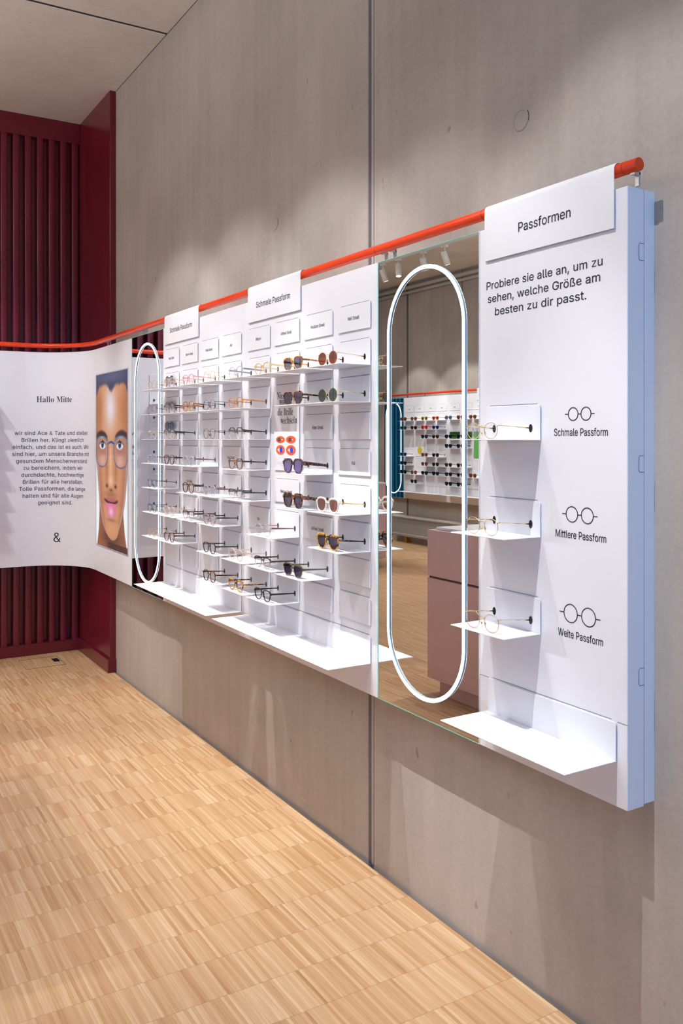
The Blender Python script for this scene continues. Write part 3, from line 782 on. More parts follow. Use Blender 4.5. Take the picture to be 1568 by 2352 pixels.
# floor outlet lid
t = thing('floor_outlet_box', (5.77, -1.275, 0), 0, 'square parquet floor outlet lid with a black cable opening beside the maroon ribbed wall', 'floor outlet')
mb = MB()
for x0, x1, y0, y1 in ((-.125, -.123, -.12, .12), (.123, .125, -.12, .12), (-.125, .125, -.12, -.1187), (-.125, .125, .1187, .12)):
    mb.box(x0, x1, y0, y1, -0.001, 0.0012)
mb.build('lid_edge', 'joint_line', t)
MB().box(-.03, .06, -.108, -.072, -0.001, 0.002).build('cable_opening', 'black', t)
MB().box(-.034, -.03, -.112, -.068, -0.001, 0.003).build('opening_rim', 'steel', t)

# ================================================================== WALL DISPLAY: panels
OURS = lambda xl: ((xl, P_Y, 0.0), PI)
OPP = lambda xl: ((xl, OPP_Y, 0.0), 0.0)
BACK = lambda yl: ((BACK_X, yl, 0.0), -PI / 2)
COLX = [0.027 + 0.235 * i for i in range(4)]


def panel_body(t, wd, depth=0.087):
    MB().box(0, wd - 0.0006, 0, 0.053, ZB, ZT, 0.0012).build('panel_face', 'white', t)
    MB().box(0.001, wd - 0.0012, 0.0545, depth, ZB + 0.005, ZT - 0.001).build('rear_frame', 'white', t)


def slot_mb(x0, x1, z):
    return MB().box(x0, x1, -0.0005, 0.001, z, z + 0.0012)


def display_board(frame, label, group, n=4):
    t = thing('display_board', frame[0], frame[1], label, 'display panel', group)
    panel_body(t, 0.967)
    for x in COLX:
        for r in range(9):
            slot_mb(x + 0.013, x + 0.187, ROW(r) + 0.0865).build('hook_slot', 'slot', t)
    slot_mb(COLX[0] + 0.013, COLX[3] + 0.187, ROW(9) + 0.0865).build('hook_slot', 'slot', t)
    return t


display_board(OURS(3.27), 'white perforated display panel with hook slots right of centre, beside the large lit mirror', 'four-column display panels on the concrete wall')
display_board(OURS(4.237), 'white perforated display panel with hook slots beside the small far mirror', 'four-column display panels on the concrete wall')

# fit panel at the near end
FP = OURS(1.814)
t = thing('fit_panel', FP[0], FP[1], 'white end panel explaining frame fits with text and three round spectacle symbols', 'display panel')
panel_body(t, 0.492)
for r in (3, 5, 7):
    slot_mb(0.042, 0.216, ROW(r) + 0.0865).build('hook_slot', 'slot', t)
slot_mb(0.05, 0.447, ROW(9) + 0.0865).build('hook_slot', 'slot', t)
MB().box(0.0, 0.036, -0.0004, 0.001, ROW(9) + 0.0845, ROW(9) + 0.0856).box(0.464, 0.4915, -0.0004, 0.001, ROW(9) + 0.0845, ROW(9) + 0.0856).build('face_seam', 'slot', t)
for z0, z1 in ((1.807, 1.845), (1.343, 1.379), (0.875, 0.913)):
    xx = 0.4919
    pts = [(xx, 0.053, z1), (xx, 0.039, z1), (xx, 0.0355, z1 - 0.0035), (xx, 0.0355, z0 + 0.0035), (xx, 0.039, z0), (xx, 0.053, z0)]
    MB().tube(pts, 0.0007, 5).build('hatch_outline', 'slot', t)
TS = 1 / 0.509
mb = MB()
X2L = lambda X: 1.814 - X       # position along the wall -> panel x
for s, xa, xb, z in (('Probiere sie alle an, um zu', 1.789, 1.390, 1.8046), ('sehen, welche Größe am', 1.783, 1.397, 1.7700), ('besten zu dir passt.', 1.756, 1.4385, 1.7348)):
    text_mb(mb, s, X2L((xa + xb) / 2), z, 0.0198 * TS, width=abs(xa - xb), y=-0.0005)
tag(mb.build('explanation_lettering', 'ink', t), 'dark lettering asking visitors to try every fit')
for s, z, zi, r, half, sep, wd in (('Schmale Passform', 1.4230, 1.4736, 0.0150, 0.0455, 0.0395, 0.167), ('Mittlere Passform', 1.1845, 1.2405, 0.0180, 0.0540, 0.0475, 0.158), ('Weite Passform', 0.9525, 1.0095, 0.0210, 0.0630, 0.0553, 0.140)):
    xc = X2L(1.4615)
    mb = text_mb(MB(), s, xc + 0.002, z, 0.0172 * TS, width=wd, y=-0.0005)
    mb.build('fit_lettering', 'ink', t)
    mb = MB()
    for sg in (-1, 1):
        cx_ = xc + sg * sep / 2
        k = 40
        ang = [2 * PI * j / k for j in range(k)]
        mb.sweep([(cx_, 0, zi)] * k, lambda i: [(cx_ + (r + q) * math.cos(ang[i]), y, zi + (r + q) * math.sin(ang[i])) for q, y in ((-.0011, 0), (-.0011, -.0006), (.0011, -.0006), (.0011, 0))], True)
        mb.box(xc + sg * (sep / 2 + r), xc + sg * half, -0.0006, 0, zi - 0.001, zi + 0.001)
    mb.box(xc - sep / 2 + r, xc + sep / 2 - r, -0.0006, 0, zi - 0.001, zi + 0.001)
    mb.build('spectacle_symbol', 'ink', t)

# ================================================================== mirrors with a light loop
def mirror(frame, label, wd=0.4855):
    t = thing('lit_mirror', frame[0], frame[1], label, 'mirror')
    MB().box(0.006, wd - 0.006, 0.007, 0.087, ZB + 0.006, ZT - 0.006).build('backing', 'white', t)
    MB().box(0.0012, wd - 0.0012, 0.0, 0.006, ZB + 0.0012, ZT - 0.0012).build('mirror_glass', 'mirror', t)
    e = MB()
    b = 0.0018
    e.box(0, 0.003, -0.0006, 0.0066, ZB, ZT)
    MB().box(wd - b, wd, -0.0006, 0.0066, ZB, ZT).build('lit_edge_white', 'white', t)  # white colour stands in for a glass edge lit by the loop
    e.box(b, wd - b, -0.0006, 0.0066, ZB, ZB + b).box(b, wd - b, -0.0006, 0.0066, ZT - b, ZT)
    e.build('glass_edge', 'teal', t)
    xc, R = wd / 2, 0.181
    z0, z1 = ZB + 0.06 + R, ZT - 0.055 - R
    path = [(xc + R * math.cos(a), z1 + R * math.sin(a), math.cos(a), math.sin(a)) for a in [PI * j / 36 for j in range(37)]]
    path += [(xc - R, z1 + (z0 - z1) * j / 6, -1, 0) for j in range(1, 6)]
    path += [(xc + R * math.cos(a), z0 + R * math.sin(a), math.cos(a), math.sin(a)) for a in [PI + PI * j / 36 for j in range(37)]]
    path += [(xc + R, z0 + (z1 - z0) * j / 6, 1, 0) for j in range(1, 6)]
    h = 0.0058
    MB().sweep(path, lambda i: [(path[i][0] + q * path[i][2], y, path[i][1] + q * path[i][3]) for q, y in ((-h, 0), (-h, -0.0035), (h, -0.0035), (h, 0))], True, smooth=False).build('loop_reflection_band', 'led_reflection', t)
    MB().sweep(path, lambda i: [(path[i][0] + q * path[i][2], y, path[i][1] + q * path[i][3]) for q, y in ((-h + .0003, -0.0035), (-h + .0003, -0.0042), (h - .0003, -0.0042), (h - .0003, -0.0035))], True, smooth=False).build('light_loop', 'led', t)
    return t


mirror(OURS(2.301), 'large tall mirror with an oval light loop, between the eyewear columns and the fit panel')
mirror(((4.724, P_Y + 0.0035, 0.0), PI + 0.0125), 'narrow far mirror with an oval light loop beside the portrait screen')
mirror(OPP(9.85), 'tall mirror with an oval light loop on the opposite wall, seen in the large mirror')

# ================================================================== screen panel and portrait
SPX = 5.468
t = thing('screen_panel', (SPX, P_Y, 0), PI, 'plain white panel holding the portrait screen', 'display panel')
MB().box(0, 0.743, 0, 0.053, ZB, ZT, 0.0012).build('panel_face', 'white', t)
MB().box(0.004, 0.739, 0.0545, 0.087, ZB + 0.012, ZT - 0.006).build('rear_frame', 'white', t)

SX0, SX1, SZ0, SZ1 = 0.046, 0.666, 0.773, 1.802


def portrait(nu, nv):
    """Generic smiling face with blue glasses and tongue out; u to the right, v downwards, both 0..1."""
    u, v = np.meshgrid(np.linspace(0, 1, nu), np.linspace(0, 1, nv))
    S = lambda c: np.array(c, float) / 255
    img = np.empty((nv, nu, 3))
    img[:] = S((246, 250, 255))

    def blend(mask, col):
        m = np.clip(mask, 0, 1)[..., None]
        img[:] = img * (1 - m) + S(col) * m

    def soft(d, wdt):
        return np.clip(0.5 - d / wdt, 0, 1)

    def blob(cu, cv, ru, rv, p=1.0):
        return np.exp(-(((u - cu) / ru) ** 2 + ((v - cv) / rv) ** 2) * p)

    def ell(cu, cv, ru, rv, e=0.12):
        return soft((((u - cu) / ru) ** 2 + ((v - cv) / rv) ** 2) ** 0.5 - 1, e)
    # neck and shoulders
    nl = np.interp(v, [0.6, 0.80, 0.9, 1.0], [0.12, 0.11, 0.09, 0.03])
    nr = np.interp(v, [0.6, 0.80, 0.9, 1.0], [0.88, 0.87, 0.91, 0.99])
    blend(soft(nl - u, .02) * soft(u - nr, .02) * (v > 0.7), (158, 100, 72))
    blend(soft(nl - u, .02) * soft(u - nr, .02) * (v > 0.7) * blob(.5, .93, .28, .06), (96, 58, 46))
    blend((v > 0.965) * soft(0.38 - u, .1) * 0.75, (70, 44, 40))
    # face
    fl = np.interp(v, [0, .45, .56, .70, .78, .86, .91, .94, .95], [-.05, -.02, .03, .09, .13, .21, .31, .42, .55])
    fr = np.interp(v, [0, .45, .56, .70, .78, .86, .91, .94, .95], [1.05, 1.02, .99, .93, .87, .77, .68, .60, .55])
    face = soft(fl - u, .02) * soft(u - fr, .02) * (v < .935)
    blend(face, (214, 150, 110))
    mid = (fl + fr) / 2
    half = np.maximum((fr - fl) / 2, .05)
    q = np.abs(u - mid) / half
    blend(face * np.clip((q - .55) * 1.6, 0, .55), (150, 92, 66))
    blend(face * np.exp(-((q - .93) / .05) ** 2) * (v > .5) * .5, (206, 190, 226))
    blend(ell(.525, .872, .205, .078, .10), (208, 146, 108))
    # forehead
    blend(blob(.46, .20, .17, .12) * .95, (236, 226, 244))
    blend(blob(.30, .24, .11, .08) * .30, (222, 160, 120))
    blend(blob(.12, .22, .10, .10) * .6, (176, 108, 66))
    blend(blob(.86, .22, .12, .10) * .6, (184, 112, 70))
    # hair
    hl = .072 + .036 * np.exp(-((u - .5) / .09) ** 2) - .012 * np.exp(-((u - .25) / .1) ** 2) + .05 * np.exp(-((u + .0) / .06) ** 2) + .05 * np.exp(-((u - 1.0) / .06) ** 2)
    rng = np.random.default_rng(3)
    fuzz = rng.normal(0, .004, (1, nu)) + rng.normal(0, .002, (nv, nu))
    blend(soft(v - hl - fuzz, .02), (74, 70, 96))
    blend(soft(v - hl - fuzz, .02) * blob(.5, .02, .5, .04) * .5, (120, 122, 160))
    # brows
    for cu, sg in ((.19, 1), (.80, -1)):
        bv = .345 + .030 * sg * (u - cu) + .8 * (u - cu) ** 2
        blend(soft(np.abs(v - bv) - .017, .014) * soft(np.abs(u - cu) - .18, .05) * .92, (66, 46, 48))
    # eye hollows, eyes
    for cu in (.21, .76):
        blend(blob(cu, .42, .17, .045) * .65, (140, 84, 66))
        blend(blob(cu + .02, .455, .12, .014) * .5, (170, 92, 90))
        blend(blob(cu, .50, .13, .03) * .6, (224, 176, 170))
        blend(ell(cu, .412, .105, .024), (232, 236, 244))
        blend(ell(cu, .408, .048, .023), (52, 62, 84))
        blend(ell(cu, .408, .024, .013), (10, 12, 20))
        blend(ell(cu - .015, .402, .010, .004), (250, 250, 255))
        blend(soft(np.abs(v - (.391 + 1.7 * (u - cu) ** 2)) - .004, .006) * soft(np.abs(u - cu) - .11, .03), (40, 26, 28))
    # nose
    blend(blob(.35, .55, .05, .08) * .45, (150, 90, 62))
    blend(blob(.64, .55, .05, .08) * .45, (150, 90, 62))
    blend(blob(.475, .50, .045, .10) * .75, (238, 196, 168))
    blend(blob(.48, .615, .07, .03) * .8, (240, 204, 182))
    blend(blob(.36, .645, .035, .011) * .95, (86, 44, 36))
    blend(blob(.63, .645, .035, .011) * .95, (86, 44, 36))
    blend(blob(.49, .668, .06, .009) * .8, (110, 62, 48))
    blend(blob(.49, .695, .20, .02) * .45, (120, 76, 66))
    # mouth, tongue, chin
    blend(blob(.49, .735, .26, .02) * .6, (150, 86, 74))
    blend(ell(.485, .728 + .0, .19, .018), (188, 108, 108))
    lipv = .742 - .9 * (u - .49) ** 2 * .45
    blend(soft(np.abs(v - lipv) - .006, .006) * soft(np.abs(u - .49) - .21, .04), (76, 34, 36))
    tw = np.interp(v, [.745, .78, .80, .815, .823], [.175, .155, .13, .085, .01])
    tongue = soft(np.abs(u - .495) - tw, .03) * (v > .744) * (v < .824)
    blend(tongue, (226, 122, 158))
    blend(tongue * blob(.49, .79, .07, .025) * .85, (250, 206, 226))
    blend(blob(.5, .838, .14, .008) * .5, (120, 68, 62))
    blend(blob(.5, .885, .16, .035) * .5, (226, 164, 124))
    # blue glasses
    for cu, ru in ((.195, .192), (.79, .205)):
        d = (np.abs((u - cu) / ru) ** 3.2 + np.abs((v - .452) / .087) ** 3.2) ** (1 / 3.2)
        d = d * (1 + .10 * np.clip((v - .452) / .087, 0, 1) * np.abs((u - cu) / ru))
        blend(soft(np.abs(d - 1) - .035, .05), (44, 92, 160))
        blend((d < .95) * .10, (214, 214, 255))
        blend(soft(np.abs(d - 1) - .02, .04) * (v < .40), (96, 170, 226))
    blend(soft(np.abs(v - (.395 + 1.2 * (u - .49) ** 2)) - .006, .005) * soft(np.abs(u - .49) - .10, .02), (40, 84, 150))
    return np.clip(img, 0, 1)


NU, NV = 110, 190
pic = portrait(NU, NV)
picl = np.where(pic <= 0.04045, pic / 12.92, ((pic + 0.055) / 1.055) ** 2.4)
t = thing('portrait_screen', (SPX, P_Y, 0), PI, 'tall screen showing a close-up face in blue glasses with tongue out', 'screen')
mb = MB()
vs = [(SX0 + (SX1 - SX0) * i / (NU - 1), -0.0012, SZ1 - (SZ1 - SZ0) * j / (NV - 1)) for j in range(NV) for i in range(NU)]
mb.add(vs, [(j * NU + i, j * NU + i + 1, (j + 1) * NU + i + 1, (j + 1) * NU + i) for j in range(NV - 1) for i in range(NU - 1)])
scr = mb.build('screen_picture', 'picture', t)
ca = scr.data.color_attributes.new('picture', 'FLOAT_COLOR', 'POINT')
rgba = np.ones((NU * NV, 4), np.float32)
rgba[:, :3] = picl.reshape(-1, 3)
ca.data.foreach_set('color', rgba.ravel())
mb = MB()
b = 0.006
mb.box(SX0 - b, SX0, -0.003, 0.0, SZ0 - b, SZ1 + b).box(SX1, SX1 + b, -0.003, 0.0, SZ0 - b, SZ1 + b)
mb.box(SX0, SX1, -0.003, 0.0, SZ0 - b, SZ0).box(SX0, SX1, -0.003, 0.0, SZ1, SZ1 + b)
mb.build('screen_frame', 'steel', t)

# ================================================================== curved welcome panel along the back wall
CX, CY, CR = 5.468, -1.163, 0.36
ARC = CR * PI / 2


def curve_pt(s, off=0.0):
    """Point at arc length s along the panel front, moved off towards the room."""
    if s <= ARC:
        a = s / CR
        return (CX + (CR - off) * math.sin(a), CY - (CR - off) * math.cos(a))
    return (CX + CR - off, CY + s - ARC)


S_ALL = [ARC * j / 28 for j in range(29)] + [ARC + 1.85 * j / 6 for j in range(1, 7)]
t = thing('welcome_panel', (0, 0, 0), 0, 'curved white panel with the greeting and brand story text sweeping onto the back wall', 'display panel')
mb = MB()
mb.sweep(S_ALL, lambda i: [(*curve_pt(S_ALL[i], 0.0), ZB), (*curve_pt(S_ALL[i], 0.0), ZT), (*curve_pt(S_ALL[i], -0.05), ZT), (*curve_pt(S_ALL[i], -0.05), ZB)], smooth=True)
o = mb.build('panel_face', 'white', t)
for p in o.data.polygons:
    p.use_smooth = abs(p.normal.z) < 0.5 and len(p.vertices) == 4
try:
    o.data.set_sharp_from_angle(angle=0.6)
except Exception:
    pass
SC_ = 0.355
bend = lambda x, z: (*curve_pt(SC_ - x, 0.0006), z)
mb = text_mb(MB(), 'Hallo Mitte', -0.005, 1.6465, 0.0385 / 0.455, 'serif', width=0.233, mapping=bend)
tag(mb.build('greeting_lettering', 'ink', t), 'large serif greeting')
mb = MB()
lines = ['wir sind Ace & Tate und stellen', 'Brillen her. Klingt ziemlich', 'einfach, und das ist es auch. Wir', 'sind hier, um unsere Branche mit', 'gesundem Menschenverstand', 'zu bereichern, indem wir', 'durchdachte, hochwertige', 'Brillen für alle herstellen.', 'Tolle Passformen, die lange', 'halten und für alle Augen', 'geeignet sind.']
for i, s in enumerate(lines):
    text_mb(mb, s, 0.0, 1.439 - 0.0442 * i, 0.0243 * TS, mapping=bend, track=0.012)
tag(mb.build('story_lettering', 'ink', t), 'eleven lines of small centred print')
text_mb(MB(), '&', 0.006, 0.757, 0.118, 'sans', mapping=bend).build('ampersand_mark', 'ink', t)

# ================================================================== orange rail
TZ, TOFF = 2.008, 0.0115
t = thing('hanging_rail', (0, 0, 0), 0, 'long orange tube running above all the white panels and bending along the back wall', 'rail')
path = [(1.300, P_Y - TOFF, TZ), (2.0, P_Y - TOFF, TZ), (3.5, P_Y - TOFF, TZ), (5.0, P_Y - TOFF, TZ)]
path += [(*curve_pt(s, -TOFF), TZ) for s in S_ALL]
MB().tube(path, 0.0145, 20).build('tube', 'orange', t)
for x in (1.336, 1.806, 2.318, 3.262, 4.262):
    MB().tube([(x, P_Y - TOFF, TZ), (x + 0.0016, P_Y - TOFF, TZ)], 0.0148, 20).build('tube_joint', 'orange_line', t)
for x in (1.318, 2.294, 2.247, 4.60, 4.56, 5.27, 5.225):
    MB().box(x - 0.006, x + 0.006, P_Y - 0.030, P_Y - 0.024, ZT + 0.0005, TZ - 0.004, 0.001).box(x - 0.006, x + 0.006, P_Y - 0.030, P_Y - 0.010, TZ - 0.018, TZ - 0.013).build('rail_bracket', 'steel', t)


def header(frame, x0, x1, text, tw, label, cat='sign', group=None, zb=1.879):
    t = thing('header_sign', frame[0], frame[1], label, cat, group)
    ro, ri = 0.0175, 0.0160
    arc = [PI - PI * j / 14 for j in range(15)]
    prof = [(TOFF - ro, zb)] + [(TOFF + ro * math.cos(a), TZ + ro * math.sin(a)) for a in arc] + [(TOFF + ro, TZ - 0.003)]
    prof += [(TOFF + ri, TZ - 0.003)] + [(TOFF + ri * math.cos(a), TZ + ri * math.sin(a)) for a in arc[::-1]] + [(TOFF - ri, zb)]
    xs = (x0, x1)
    MB().sweep(xs, lambda i: [(xs[i], y, z) for y, z in prof], smooth=True).build('folded_sheet', 'white_card', t).data.set_sharp_from_angle(angle=0.5)
    if text:
        text_mb(MB(), text, (x0 + x1) / 2, 1.931, 0.0228 * TS, width=tw, y=TOFF - ro - 0.0005).build('lettering', 'ink', t)
    return t


header(OURS(1.814), 1.814 - 1.788, 1.814 - 1.355, 'Passformen', 0.181, 'white header sheet reading Passformen hung over the orange tube at the near end')
header(OURS(3.27), 3.27 - 3.237, 3.27 - 2.797, 'Schmale Passform', 0.289, 'white header sheet reading Schmale Passform on the display panel next to the large mirror')
header(OURS(4.237), 4.237 - 4.204, 4.237 - 3.762, 'Schmale Passform', 0.291, 'white header sheet reading Schmale Passform on the display panel next to the small mirror')

# ================================================================== tiles and shelves
TILE_Y = -0.0047


def tile_mesh(mb, wd=0.2, z0=0.0, z1=0.084):
    mb.box(0, wd, TILE_Y, TILE_Y + 0.002, z0, z1, 0.0006)
    return mb.box(0.013, wd - 0.013, TILE_Y + 0.001, 0.0, z1 - 0.004, z1 - 0.001)


_blank = None


def blank_tile(frame, x, r, label, text=None, mat='white_card', group='blank and name tiles on the display panels', rows=1):
    loc = place(frame, x, 0, ROW(r + rows - 1))
    h = 0.084 + 0.1175 * (rows - 1)
    t = thing('name_tile' if text else 'blank_tile', loc, frame[1], label, 'tile', group)
    tile_mesh(MB(), z1=h).build('tile_plate', mat, t)
    if text:
        wd = 0.0705 / text_width('Neil Small', 'sans') * text_width(text, 'sans')
        text_mb(MB(), text, 0.1, 0.035, 0.0112 * TS, width=wd, y=TILE_Y - 0.0005).build('name_lettering', 'ink', t)
    return t


def shelf_proto(wd, depth, holes, zh=0.0275):
    t = bpy.data.objects.new('glasses_shelf' if holes else 'long_shelf', None)
    t.empty_display_size = 0.05
    COL.objects.link(t)
    k = [tile_mesh(MB(), wd).build('back_plate', 'white_card', t)]
    k.append(MB().box(0, wd, TILE_Y - depth, TILE_Y + 0.002, -0.0022, 0.0, 0.0007).build('shelf_plate', 'white_card', t))
    for hx in holes:
        k.append(MB().disc((hx, TILE_Y - 0.0004, zh), (0, -1, 0), 0.0102, 20, 0.0064).build('temple_hole', 'black', t))
    KIDS[t] = k
    return t


SHELF = shelf_proto(0.2, 0.1165, (0.034, 0.168))
SHELF_USED = []


def shelf(frame, x, r, label, group='small single glasses shelves'):
    t = SHELF if not SHELF_USED else copy_tree(SHELF)
    SHELF_USED.append(t)
    t.location = place(frame, x, 0, ROW(r))
    t.rotation_euler = (0, 0, frame[1])
    return tag(t, label, 'shelf', group)


def long_shelf(frame, x, wd, r, label, depth=0.155):
    t = shelf_proto(wd, depth, ())
    t.location = place(frame, x, 0, ROW(r))
    t.rotation_euler = (0, 0, frame[1])
    return tag(t, label, 'shelf')

# ================================================================== spectacles
def metal(name, col, rough=0.25):
    return plain(name, col, rough, 1.0, wobble=0.02)


GM = {
    'gold': metal('gold_wire', lin(232, 200, 140)),
    'silver': metal('silver_wire', lin(190, 186, 190)),
    'rose': metal('rose_wire', lin(176, 132, 126)),
    'bronze': metal('bronze_wire', lin(112, 82, 80)),
    'navywire': plain('navy_wire', lin(34, 52, 96), 0.3),
    'blackwire': plain('black_wire', lin(22, 22, 28), 0.3),
    'greenwire': plain('dark_green_wire', lin(30, 44, 40), 0.3),
    'blacka': plain('black_acetate', lin(22, 22, 30), 0.15),
    'olive': plain('dark_green_acetate', lin(44, 54, 44), 0.15),
    'browna': plain('brown_acetate', lin(74, 44, 38), 0.15),
    'amber': tortoise('amber_acetate', lin(150, 74, 18), lin(214, 136, 44), 60),
    'honey': tortoise('honey_acetate', lin(150, 84, 26), lin(222, 160, 84), 70),
    'tort': tortoise('dark_tortoise', lin(26, 16, 16), lin(170, 92, 48), 95, 0.48, 0.66),
    'tortbrown': tortoise('brown_tortoise', lin(58, 30, 22), lin(176, 108, 66), 100),
    'tortyellow': tortoise('yellow_tortoise', lin(34, 22, 16), lin(214, 150, 54), 85, 0.42, 0.56),
    'tortplum': tortoise('plum_tortoise', lin(46, 38, 52), lin(150, 96, 84), 80, 0.5, 0.7),
    'orangeclear': see_through('orange_clear_acetate', (1.0, 0.80, 0.58), 0.08, lin(236, 150, 70), 0.42),
    'peach': see_through('peach_clear_acetate', (1.0, 0.93, 0.86), 0.08, lin(240, 208, 186), 0.45),
    'pinkclear': see_through('pink_clear_acetate', (1.0, 0.86, 0.86), 0.08, lin(222, 160, 160), 0.42),
    'crystal': see_through('crystal_acetate', (0.94, 0.94, 0.96), 0.10, lin(214, 212, 220), 0.30),
    'champagne': see_through('champagne_acetate', (1.0, 0.92, 0.74), 0.08, lin(232, 200, 136), 0.42),
    'mauve': plain('mauve_acetate', lin(168, 132, 126), 0.2),
    'cream': plain('cream_acetate', lin(238, 224, 212), 0.2),
    'olivesun': see_through('olive_clear_acetate', (0.5, 0.5, 0.36), 0.08, lin(92, 92, 62), 0.6),
    'dark_clear': two_tone('brown_to_clear_acetate', lin(52, 34, 30), (0.98, 0.92, 0.88), lin(232, 206, 196)),
    'olive_clear': two_tone('olive_to_clear_acetate', lin(66, 58, 44), (0.98, 0.93, 0.90), lin(226, 204, 192)),
    'tort_clear': two_tone('tortoise_to_clear_acetate', lin(40, 26, 26), (0.98, 0.92, 0.88), lin(226, 200, 190), speckle=lin(120, 70, 44)),
    'red': plain('red_acetate', lin(226, 52, 40), 0.2),
    'lime': plain('lime_acetate', lin(176, 186, 60), 0.2),
    'orangea': plain('orange_acetate', lin(226, 104, 44), 0.2),
    'violet': plain('violet_acetate', lin(92, 80, 150), 0.2),
    'greena': plain('green_acetate', lin(64, 104, 80), 0.2),
    'greya': plain('grey_acetate', lin(110, 110, 124), 0.2),
    'grey_temple': plain('grey_temple_core', lin(140, 134, 140), 0.25),
}
LM = {
    'clear': see_through('clear_lens', (0.97, 0.97, 0.985), 0.07),
    'grey': see_through('grey_lens', (0.36, 0.37, 0.46), 0.10),
    'purple': see_through('purple_grey_lens', (0.30, 0.25, 0.34), 0.10),
    'violetm': see_through('violet_mirror_lens', (0.34, 0.26, 0.50), 0.14, lin(150, 128, 196), 0.35),
    'brown': see_through('brown_lens', (0.50, 0.30, 0.26), 0.10, lin(150, 104, 92), 0.22),
    'greenl': see_through('dark_green_lens', (0.22, 0.30, 0.28), 0.10),
    'darkl': see_through('dark_lens', (0.16, 0.15, 0.18), 0.10),
    'bluegrey': see_through('blue_grey_lens', (0.36, 0.40, 0.46), 0.10),
    'amberl': see_through('amber_lens', (0.50, 0.28, 0.16), 0.10, lin(130, 76, 48), 0.3),
}
for d in (GM, LM):
    for k_, v_ in d.items():
        M['g_' + k_ if d is GM else 'l_' + k_] = v_

SHAPES = {      # exponent above and below, half width, half height, taper
    'round': (2.1, 2.1, 0.0245, 0.0208, 0.03),
    'panto': (2.6, 2.15, 0.0245, 0.0200, 0.10),
    'soft': (2.9, 2.3, 0.0247, 0.0188, 0.14),
    'square': (3.6, 2.35, 0.0248, 0.0180, 0.19),
    'wide': (3.8, 2.6, 0.0242, 0.0196, 0.19),
    'narrowfit': (2.25, 2.2, 0.0236, 0.0192, 0.06),
    'mediumfit': (2.25, 2.2, 0.0246, 0.0200, 0.06),
    'widefit': (2.25, 2.2, 0.0258, 0.0212, 0.06),
}


def outline(shape, grow=0.0, n=60):
    e_up, e_lo, a, b, tp = SHAPES[shape]
    pts = []
    for i in range(720):
        t = 2 * PI * i / 720
        c, s = math.cos(t), math.sin(t)
        e = e_up if s > 0 else e_lo
        x = a * math.copysign(abs(c) ** (2 / e), c)
        z = b * math.copysign(abs(s) ** (2 / e), s)
        x *= 1 + tp * z / b
        pts.append((x, z))
    acc = [0.0]
    for i in range(720):
        acc.append(acc[-1] + math.dist(pts[i], pts[(i + 1) % 720]))
    idx, k = [], 0
    for i in range(n):
        while acc[k] < acc[-1] * i / n:
            k += 1
        idx.append(k % 720)
    pts = [pts[k] for k in idx]
    nr = []
    for i in range(n):
        dx, dz = pts[(i + 1) % n][0] - pts[i - 1][0], pts[(i + 1) % n][1] - pts[i - 1][1]
        l = math.hypot(dx, dz)
        nr.append((dz / l, -dx / l))
    return pts, nr


YF = -0.0975


